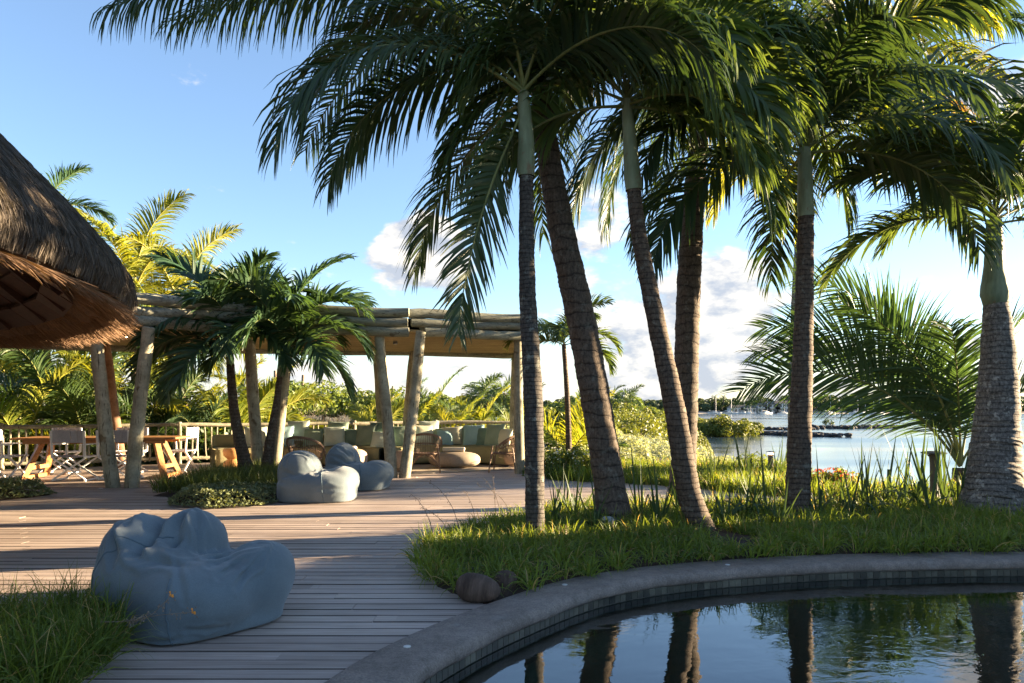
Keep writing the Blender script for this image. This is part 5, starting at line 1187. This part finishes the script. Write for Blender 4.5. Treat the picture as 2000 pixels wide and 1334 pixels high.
def stem_mesh(h, r, seed, mat='twig', n=5, spread=.4):
    rd = random.Random(seed); m = MB()
    for i in range(n):
        a = rd.uniform(0, 6.28); s = spread * rd.uniform(.3, 1)
        m.tube([(0, 0, -.1), (math.cos(a) * s * .3, math.sin(a) * s * .3, h * .4), (math.cos(a) * s, math.sin(a) * s, h * rd.uniform(.75, 1))], [r, r * .7, r * .3], 5)
    return m.mesh('stem', M[mat])
_bv = {}
def bush(name, label, cat, p, dims, mat, n, size, seed, group=None, stem=True, **k):
    key = (mat, n, size, seed % 4, dims)
    if key not in _bv: _bv[key] = (bush_mesh('foliage', *dims, n, size, mat, seed, **k), stem_mesh(dims[2] * .8, .02 * dims[2] + .006, seed, spread=dims[0] * .7))
    r = empty(name, p, random.uniform(0, 6.28), label, cat, group)
    link('foliage', _bv[key][0], r)
    if stem: link('stem', _bv[key][1], r)
    return r
def lz(x, y): return float(land_z(np.array(float(x)), np.array(float(y))))
# silver green shrubs on the slope
for i, (px, y, s) in enumerate(((1195, 20.5, 1.15), (1255, 18.6, 1.0), (1225, 23, 1.3), (1290, 21.5, 1.2), (1320, 19.5, 1.1), (1345, 23, 1.25), (1270, 26, 1.5), (1205, 28, 1.5), (1390, 20.5, 1.05), (1425, 19.2, .95), (1380, 24, 1.2), (1330, 29, 1.5), (1250, 31, 1.6), (1455, 18.2, .8), (1180, 25, 1.3), (1300, 25, 1.3), (1160, 22, 1.2), (1440, 21, .9))):
    x = (px - 1000) * y / FPX; o = bush('silver_shrub', 'rounded silver green shrub on the slope below the bank', 'shrub', (x, y, max(lz(x, y), -.9) - .02), (.85, .8, .78), 'silver', 3600, .05, i, 'silver green shrubs on the slope', lumps=16, lump_r=.34, aspect=.28)
    o.scale = (s, s, s * .95)
# white flowering hedge plants and greenery at the bank edge
for i, (px, y, s) in enumerate(((1075, 14.2, 1), (1100, 13.9, .95), (1128, 14.2, 1), (1150, 14.6, .9), (1085, 15.6, 1.1), (1135, 15.8, 1.1))):
    x = (px - 1000) * y / FPX; o = bush('flowering_shrub', 'leafy shrub with small white flowers round the small bank palm', 'shrub', (x, y, -.02), (.45, .42, .52), 'bush', 2200, .032, i, 'white flowering shrubs on the bank')
    g = np.random.default_rng(i); d = g.normal(size=(60, 3)); d[:, 2] = abs(d[:, 2]); d /= np.linalg.norm(d, axis=1, keepdims=True)
    link('blossom', leaves_mesh('blossom', d * np.array([.43, .40, .52]) + [0, 0, .06], d, .02, M['petal_w'], .9, i, .3), o); o.scale = (s, s, s)
for i, (px, y, s) in enumerate(((1420, 16.5, 1.0), (1455, 16.8, 1.0), (1490, 16.2, 1.0), (1510, 17, .9), (1400, 18, 1.1), (1535, 16.6, .8), (1475, 15.4, .8))):
    x = (px - 1000) * y / FPX; bush('leafy_shrub', 'dark leafy shrub behind the post lamp on the bank', 'shrub', (x, y, lz(x, y) + .1), (.6, .55, .72), 'bush', 1700, .04, i + 8, 'leafy shrubs on the bank', lumps=18).scale = (s, s, s)
for i, (px, y, s) in enumerate(((1600, 11.6, 1.0), (1625, 11.9, 1.1), (1645, 11.5, .9))):
    x = (px - 1000) * y / FPX; o = bush('red_flowering_plant', 'low plant with clusters of red flowers by the water', 'plant', (x, y, .02), (.26, .26, .30), 'grass', 700, .03, i, 'red flowering plants at the water edge')
    g = np.random.default_rng(i); d = g.normal(size=(70, 3)); d[:, 2] = abs(d[:, 2]) + .2; d /= np.linalg.norm(d, axis=1, keepdims=True)
    link('blossom', leaves_mesh('blossom', d * np.array([.24, .24, .30]) + [0, 0, .03], d, .022, M['petal_r'], .9, i, .3), o)
# undergrowth behind the railing
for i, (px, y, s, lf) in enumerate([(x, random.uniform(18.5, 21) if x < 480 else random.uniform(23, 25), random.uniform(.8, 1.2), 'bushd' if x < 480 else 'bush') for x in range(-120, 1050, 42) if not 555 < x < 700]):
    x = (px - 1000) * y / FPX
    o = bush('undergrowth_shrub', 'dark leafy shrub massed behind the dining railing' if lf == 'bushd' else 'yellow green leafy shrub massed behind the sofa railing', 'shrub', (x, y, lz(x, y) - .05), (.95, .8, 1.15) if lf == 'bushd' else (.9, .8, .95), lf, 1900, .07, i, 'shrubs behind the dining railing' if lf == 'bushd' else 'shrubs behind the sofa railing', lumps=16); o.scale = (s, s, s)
for i, (px, y, s) in enumerate(((585, 25, 1.0), (620, 24.5, 1.1), (660, 25.5, 1.0))):      # bare twiggy bushes
    x = (px - 1000) * y / FPX; m = MB(); rd = random.Random(i)
    for k in range(90):
        a = rd.uniform(0, 6.28); e = rd.uniform(.2, 1.4); L = rd.uniform(.8, 1.5); dx, dy, dz = math.cos(a) * math.cos(e), math.sin(a) * math.cos(e), math.sin(e)
        p0 = Vector((0, 0, .1)); p1 = p0 + Vector((dx, dy, dz)) * L * .6; p2 = p1 + Vector((dx + rd.uniform(-.5, .5), dy + rd.uniform(-.5, .5), dz + rd.uniform(-.3, .4))) * L * .4
        m.tube([p0, p1, p2], [.014, .009, .003], 4, cap=False)
        for j in range(3):
            q = p1.lerp(p2, rd.random()); m.tube([q, q + Vector((rd.uniform(-.25, .25), rd.uniform(-.25, .25), rd.uniform(-.05, .3)))], [.006, .002], 3, cap=False)
    o = empty('bare_bush', (x, y, lz(x, y)), 0, 'bare greyish brown twiggy bush behind the sofa railing', 'bush', 'bare bushes behind the sofa'); m.build('twigs', M['twig'], o, False, scale=(s, s, s))
# trees and bush masses of the middle distance
def tree(name, label, x, y, h, w, mat, n, size, seed, group=None, tr=.3, z=None):
    z = lz(x, y) if z is None else z; r = empty(name, (x, y, z - .1), random.uniform(0, 6.28), label, 'tree', group)
    MB().tube([(0, 0, 0), (.1, 0, h * tr), (0, .1, h * .7)], [.05 * h ** .7, .04 * h ** .7, .015 * h], 8).build('trunk', M['twig'], r, True)
    key = ('t', mat, n, seed % 3, round(w / h, 1), size / h)
    if key not in _bv: _bv[key] = bush_mesh('crown', .5 * w / h, .5 * w / h, .5 * (1 - tr * .7), n, size / h, mat, seed, 20, .36)
    link('crown', _bv[key], r, (0, 0, h * tr * .8), (0, 0, 0), (h, h, h)); return r
gt = 'trees beyond the garden'
for i, (px, y, h, w, lf) in enumerate(((590, 62, 7.2, 9, 'bush'), (630, 66, 6.6, 9, 'bush'), (690, 70, 5.6, 8, 'mang'), (765, 66, 6.0, 8, 'bush'), (810, 72, 5.0, 7, 'mang'), (860, 75, 5, 7, 'bush'), (920, 80, 5.2, 7, 'mang'), (980, 82, 5.0, 8, 'bush'), (540, 55, 7.2, 7, 'bush'), (1040, 85, 4, 7, 'mang'))):
    tree('leafy_tree', 'broad green bushy tree on the land beyond the sofa railing' if lf == 'bush' else 'broad yellowish bushy tree on the land beyond the sofa railing', (px - 1000) * y / FPX, y, h, w, lf, 3200, .2, i, gt)
for i, (px, y, h, w) in enumerate(((1200, 45, 2.1, 5), (1240, 42, 2.0, 5), (1280, 44, 1.8, 5), (1310, 48, 1.8, 5), (1180, 40, 1.9, 5), (1225, 52, 2.5, 6), (1265, 55, 2.2, 6), (1300, 60, 2.3, 6), (1340, 56, 1.8, 5), (1150, 38, 2.0, 4), (1120, 36, 1.9, 4), (1080, 36, 1.8, 4))):
    x = (px - 1000) * y / FPX; bush('spreading_bush', 'spreading sunlit yellow green bush on the shore land', 'bush', (x, y, max(lz(x, y), -1.9) - .1), (w / 2, 2.0, h), 'mang', 3600, .11, i, 'spreading bushes on the shore land', lumps=26, lump_r=.28)
for i, (px, y, h, w) in enumerate(((1385, 88, 2.3, 7), (1415, 86, 2.7, 7), (1445, 90, 2.0, 6), (1360, 92, 2.4, 7), (1465, 92, 1.5, 3.4))):
    x = (px - 1000) * y / FPX; bush('mangrove_bush', 'rounded mangrove bush on the point jutting into the lagoon', 'bush', (x, y, LAGZ - .15), (w / 2, 2.5, h), 'mang', 4200, .16, i, 'mangrove bushes on the point', lumps=30, lump_r=.26)
for i, (px, y, h, w, lf) in enumerate(((1190, 100, 5.6, 7, 'bush'), (1230, 104, 5.0, 7, 'mang'), (1270, 108, 4.6, 7, 'bush'), (1150, 98, 5.2, 7, 'mang'), (1310, 112, 4.2, 6, 'bush'), (1100, 96, 5, 7, 'bush'))):
    tree('leafy_tree', 'bushy tree at the back of the shore land', (px - 1000) * y / FPX, y, h, w, lf, 3200, .24, i, 'trees of the shore land', z=-1.5)
for i, (px, py, y) in enumerate(((1195, 778, 80), (1232, 778, 84), (1222, 786, 78), (950, 765, 60), (938, 772, 62), (985, 768, 58), (1125, 790, 70), (1012, 775, 64))):
    top = pt(px, py, y); b = Vector((top.x, y, -1.5)); palm('distant small palm crown showing above the bushes', b, [b, b.lerp(top, .5), top], [(0, .2), (1, .12)], 'trunk', auto_fronds(11, 2.0, i + 3, 70, -30), leaf='leaf2', group='distant palms above the bushes', ll=.9, n=18, w=.12, ldroop=.8, segs=3, seed=i)

# ------------------------------------------------------------------ rocks, far shore, boats, houses
def rock_heap(label, pts, n, s, seed, zr=.25):
    rd = random.Random(seed); m = MB()
    for k in range(n):
        u = rd.random() * (len(pts) - 1); i = int(u); p = pts[i].lerp(pts[min(i + 1, len(pts) - 1)], u - i); r = s * rd.uniform(.5, 1.3)
        c = p + Vector((rd.gauss(0, s * 1.1), rd.gauss(0, s * 2.2), rd.uniform(0, zr)))
        vs = []; 
        for zz, rr in ((-.5, .7), (0, 1), (.45, .75), (.62, .3)):
            for q in range(6): a = q * math.pi / 3 + rd.uniform(-.3, .3); vs.append(c + Vector((math.cos(a) * rr * rd.uniform(.75, 1.2), math.sin(a) * rr * rd.uniform(.75, 1.2), zz * .8)) * r)
        fs = [(b * 6 + q, b * 6 + (q + 1) % 6, (b + 1) * 6 + (q + 1) % 6, (b + 1) * 6 + q) for b in range(3) for q in range(6)] + [tuple(18 + q for q in range(6))]
        m.add(vs, fs)
    return tag(m.build('rubble', M['rock']), label, 'rocks', kind='stuff')
lg = lambda px, py: gp(px, py, LAGZ)
rock_heap('dark rocks of the jetty running out from the mangroves', [lg(1478, 847), lg(1520, 849), lg(1570, 851), lg(1640, 853)], 260, .42, 1)
rock_heap('dark rocky islet lying across the lagoon', [lg(1590, 836), lg(1650, 837), lg(1700, 836), lg(1745, 835)], 200, .42, 2, .35)
rock_heap('broken line of low rocks behind the jetty', [lg(1480, 838), lg(1540, 840), lg(1600, 838)], 120, .35, 3)
p = lg(1618, 829); bush('mangrove_bush', 'tiny lone bush on the lagoon beyond the islet', 'bush', p, (1.1, 1.0, 1.1), 'bushd', 500, .14, 3)
FY = 430.0
V = []; F = []; nx = 60
for i in range(nx):
    x = -300 + i * 12
    for yy_, z in ((FY - 6 + 4 * math.sin(i * .7), LAGZ - .6), (FY + 4 + 4 * math.sin(i * .7), LAGZ + .5), (FY + 60, LAGZ + 3), (FY + 900, LAGZ + 10)): V.append((x * (1 if yy_ < FY + 50 else 1.6), yy_, z))
F = [(i * 4 + k, (i + 1) * 4 + k, (i + 1) * 4 + k + 1, i * 4 + k + 1) for i in range(nx - 1) for k in range(3)]
tag(link('far_shore', mesh_np('far_shore', V, [F], M['sand'])), 'low far shore across the lagoon', 'shore', kind='structure')
# wooded far shore: too small to count
n = 70000; gg = np.random.default_rng(11); NC = 420
cx = gg.uniform(-60, 330, NC); cy = FY + 14 + gg.uniform(0, 60, NC); hh = (3.2 + 2.2 * (vnoise(cx, cy * 0, 5, .06) * .5 + .5) + gg.uniform(0, 3.4, NC) + np.interp(cx, [40, 150, 190, 300], [.0, .2, 2.4, 3.0])); ww = gg.uniform(2.2, 4.2, NC)
i = gg.integers(0, NC, n); dd = gg.normal(size=(n, 3)); dd /= np.linalg.norm(dd, axis=1, keepdims=True)
P = np.stack([cx[i] + dd[:, 0] * ww[i], cy[i] + dd[:, 1] * ww[i], LAGZ + 1.2 + hh[i] * .55 + dd[:, 2] * hh[i] * .5], -1)
tag(link('treeline', leaves_mesh('treeline', P, dd + [0, 0, .3], .85, M['farleaf'], .6, 3, .6)), 'dark wooded treeline along the far shore', 'trees', kind='stuff')
for i, px in enumerate((1395, 1412, 1428, 1470, 1480, 1484, 1535, 1545, 1562, 1600, 1655, 1690)):
    x = (px - 1000) * (FY + 20) / FPX; b = Vector((x, FY + 20, LAGZ + 1)); top = b + Vector((.4, 0, random.uniform(7, 9.5)))
    palm('distant palm standing above the far treeline', b, [b, b.lerp(top, .5), top], [(0, .35), (1, .25)], 'trunk', auto_fronds(9, 2.6, i, 60, -30), leaf='leaf', group='distant palms on the far shore', ll=1.1, n=8, w=.3, ldroop=.6, segs=2, seed=i)
def house(px, w, h, st, seed, label):
    x = (px - 1000) * (FY + 6) / FPX; r = empty('shore_house', (x, FY + 6, LAGZ + .6), 0, label, 'house', 'houses on the far shore'); d_ = 6
    MB().box((0, d_ / 2, h / 2), (w, d_, h)).build('wall', M['wallw'], r)
    m = MB(); m.add([(-w / 2 - .5, -.6, h), (w / 2 + .5, -.6, h), (w / 2 + .5, d_ + .5, h), (-w / 2 - .5, d_ + .5, h), (-w / 2 + 1, d_ / 2, h + 1.5), (w / 2 - 1, d_ / 2, h + 1.5)], [(0, 1, 5, 4), (1, 2, 5), (2, 3, 4, 5), (3, 0, 4), (3, 2, 1, 0)]); m.build('roof', M['roofh'], r)
    for f in range(st):
        nw = int(w / 2.2)
        for k in range(nw):
            MB().box((-w / 2 + (k + .5) * w / nw, -.02, 1.3 + f * 2.7), (w / nw * .6, .1, 1.5)).build('window', M['glassd'], r)
        if f: MB().box((0, -.5, f * 2.7 - .1), (w, 1.0, .18)).build('balcony', M['wallw'], r)
for i, (px, w, h, st, lab) in enumerate(((1441, 9, 3.0, 1, 'low pale house on the far shore behind moored boats'), (1462, 9, 2.8, 1, 'small low house among trees on the far shore'), (1492, 7, 4.2, 2, 'narrow two storey house on the far shore'), (1509, 9, 5.0, 2, 'two storey house with balcony on the far shore, next to the narrow one'), (1532, 11, 5.6, 2, 'widest two storey house with balconies on the far shore'))): house(px, w, h, st, i, lab)
def boat(px, py, L, mast, label):
    p = lg(px, py); p.z = LAGZ; r = empty('sailing_boat', p, random.uniform(-.5, .5), label, 'boat', 'sailing boats moored off the far shore')
    m = MB(); pr = [(-.5, .5, .75), (-.3, .95, .75), (0, 1, .78), (.3, .7, .85), (.5, .03, 1.0)]; vs = []
    for u, b, z in pr: vs += [(u * L, -b * L * .14, z * L * .11), (u * L * .94, -b * L * .07, -.2), (u * L * .94, b * L * .07, -.2), (u * L, b * L * .14, z * L * .11)]
    fs = [(i * 4 + k, (i + 1) * 4 + k, (i + 1) * 4 + k + 1, i * 4 + k + 1) for i in range(4) for k in range(3)] + [(i * 4 + 3, (i + 1) * 4 + 3, (i + 1) * 4, i * 4) for i in range(4)] + [(0, 1, 2, 3)]
    m.add(vs, fs); m.build('hull', M['white'], r)
    MB().box((-.02 * L, 0, .125 * L), (.3 * L, .14 * L, .06 * L), bev=.1).build('cabin', M['white'], r)
    MB().tube([(.05 * L, 0, .1 * L), (.05 * L, 0, mast)], [.10, .07], 6).build('mast', M['white'], r)
    MB().tube([(.05 * L, 0, .22 * L), (-.4 * L, 0, .2 * L)], .08, 6).build('boom', M['white'], r)
for i, (px, py, L, ms) in enumerate(((1397, 808.2, 8, 9), (1427, 808.4, 9, 11), (1452, 808.4, 8, 10), (1465, 808.3, 7, 7), (1498, 808.5, 9, 11), (1531, 808.4, 8, 9), (1621, 808.5, 9, 11), (1674, 808.6, 10, 12), (1689, 808.2, 7, 8), (1705, 808.6, 10, 12), (1716, 808.6, 10, 12))):
    boat(px, py, L, ms, ('small white sailing boat with a bare mast moored off the far shore', 'larger white sailing boat with a tall bare mast moored off the far shore')[ms > 10])

# ------------------------------------------------------------------ lamps, coconuts, flower stalks
p = gp(1505, 928); b = empty('post_lamp', p, 0, 'brown post lamp with a lit head on the bank among leaves', 'lamp')
MB().lathe([(.055, 0), (.055, .03), (.05, .035), (.048, .36), (.052, .40)], (0, 0, 0), 18).build('post', M['bollard'], b, True)
MB().lathe([(.03, .0), (.06, .004), (.085, .01), (.088, .018), (.02, .03)], (0, 0, .435), 20).build('head', M['bollard'], b, True)
MB().lathe([(.044, 0), (.046, .01), (.046, .03), (.03, .035)], (0, 0, .40), 16).build('bulb', M['lamp'], b, True)
p = gp(1824, 985); b = empty('mushroom_lamp', p, 0, 'dark mushroom shaped garden lamp among tall strap leaves', 'lamp')
MB().lathe([(.05, 0), (.05, .55), (.06, .64), (.09, .67)], (0, 0, 0), 16).build('post', M['metal'], b, True)
MB().lathe([(.02, 0), (.15, .012), (.165, .022), (.14, .035), (.06, .048), (.005, .05)], (0, 0, .672), 24).build('cap', M['metal'], b, True)
def coconut(p, sx, sz, rz, label, mat='husk'):
    m = MB(); prof = []
    for i in range(15):
        a = -math.pi / 2 + math.pi * i / 14; prof.append((max(.004, math.cos(a) ** .9 if math.cos(a) > 0 else 0) * 1.0, math.sin(a)))
    n = 30; vs = []
    for r_, x in prof:
        for k in range(n):
            a = 2 * math.pi * k / n; rr = r_ * (1 + .06 * math.cos(3 * a + .4) + .03 * math.cos(2 * a + x * 2) + random.uniform(-.015, .015)); vs.append(Vector((x * sx * (1 + .12 * x), math.cos(a) * rr * sz, math.sin(a) * rr * sz)))
    mm = len(prof); fs = [(i * n + k, i * n + (k + 1) % n, (i + 1) * n + (k + 1) % n, (i + 1) * n + k) for i in range(mm - 1) for k in range(n)] + [tuple(range(n - 1, -1, -1)), tuple((mm - 1) * n + k for k in range(n))]
    m.add(vs, fs); o = m.build('coconut' if mat == 'husk' else 'stone', M[mat], None, True, p, (0, R(6), rz)); return tag(o, label, 'coconut' if mat == 'husk' else 'stone')
q = gp(928, 1178); coconut((q.x, q.y + .06, .088), .155, .10, R(-14), 'brown coconut husk lying where deck, grass and coping meet')
q = gp(985, 1158); coconut((q.x, q.y + .05, .075), .09, .075, R(40), 'half buried coconut in the grass behind the other coconut')
q = gp(1186, 1045); coconut((q.x, q.y, .12), .085, .075, R(10), 'pale stone at the foot of the leaning thick palm', 'stonew')
def stalk(p, pts, label, group, mat='petal_w', dots=16, r=.0022, tip=0):
    o = empty('flower_stalk', p, 0, label, 'flower stalk', group); c = crom(pts, 8)
    MB().tube(c, [r * 1.2 * (1 - .6 * i / len(c)) for i in range(len(c))], 5).build('stem', M['twig'], o, True)
    m = MB(); rd = random.Random(len(pts) + int(p[0] * 100))
    for k in range(dots):
        q = c[int(len(c) * rd.uniform(.35, .99))]; e = q + Vector((rd.uniform(-.02, .02), rd.uniform(-.02, .02), rd.uniform(-.03, .02)))
        m.tube([q, e], .0011, 3); m.lathe([(.0005, -.004), (.004, -.001), (.003, .003), (.0005, .005)], e, 6)
    m.build('buds', M['twig'], o)['kind'] = 'stuff'
    if tip:
        m = MB()
        for k in range(8):
            q = c[-1] + Vector((rd.uniform(-.012, .012), rd.uniform(-.012, .012), rd.uniform(-.012, .014))); m.lathe([(.001, -.006), (.005, -.001), (.004, .004), (.001, .006)], q, 6)
        m.build('flower', M['petal_o'], o)
rd = random.Random(4)
for i, (bx, by, tx, ty) in enumerate(((850, 1065, 802, 965), (880, 1050, 820, 990), (900, 1045, 838, 942), (930, 1030, 905, 958), (980, 1015, 938, 930), (1000, 1010, 930, 945), (968, 1020, 962, 930))):
    a = gp(bx, by, .05); d_ = a.y - rd.uniform(-.1, .3); e = pt(tx, ty, d_); v = e - a
    stalk(a, [(0, 0, 0), (v.x * .25, v.y * .3, v.z * .5), (v.x * .65, v.y * .7, v.z * .85), (v.x, v.y, v.z)], 'thin dry flower stalk leaning out of the bed over the deck', 'dry flower stalks over the deck', r=.003, dots=10)
for i, (tx, ty, mx, my) in enumerate(((335, 1162, 290, 1205), (378, 1195, 300, 1203))):
    a = Vector((-2.08, 3.75, .22)); e = pt(tx, ty, 3.62); v = e - a; m_ = pt(mx, my, 3.66) - a
    stalk(a, [(0, 0, 0), tuple(m_ * .5 + Vector((0, 0, -.01))), tuple(m_), tuple(v)], ('upper' if i == 0 else 'lower') + ' orange tipped flower stalk crossing in front of the large bean bag', 'orange flower stalks by the large bean bag', tip=1, dots=26)

# ------------------------------------------------------------------ unseen evergreen trees, added past the pool end to shade the foreground
def big_tree(x, y, h, w, seed, label):
    r = empty('added_shade_tree', (x, y, -.3), 0, label, 'tree', 'unseen evergreen trees added for shade')
    MB().tube([(0, 0, 0), (.1, .05, h * .35), (0, 0, h * .75)], [.22, .17, .06], 10).build('trunk', M['twig'], r, True)
    link('crown', bush_mesh('crown', w / 2, w / 2, h * .5, 15000, .17, 'bushd', seed, 34, .36), r, (0, 0, h * .12), scale=(1, 1, 1.35))
SHADE = ((10.9, 8.0, 3.6, 4.2), (10.8, 5.2, 3.6, 4.6), (11.2, 2.2, 3.6, 4.6), (11.5, -.8, 3.6, 4.6), (12.8, 6.8, 3.8, 4.6))
for i, (x, y, h, w) in enumerate(SHADE): big_tree(x, y, h, w, i, 'dense evergreen tree added out of view to shade the foreground')
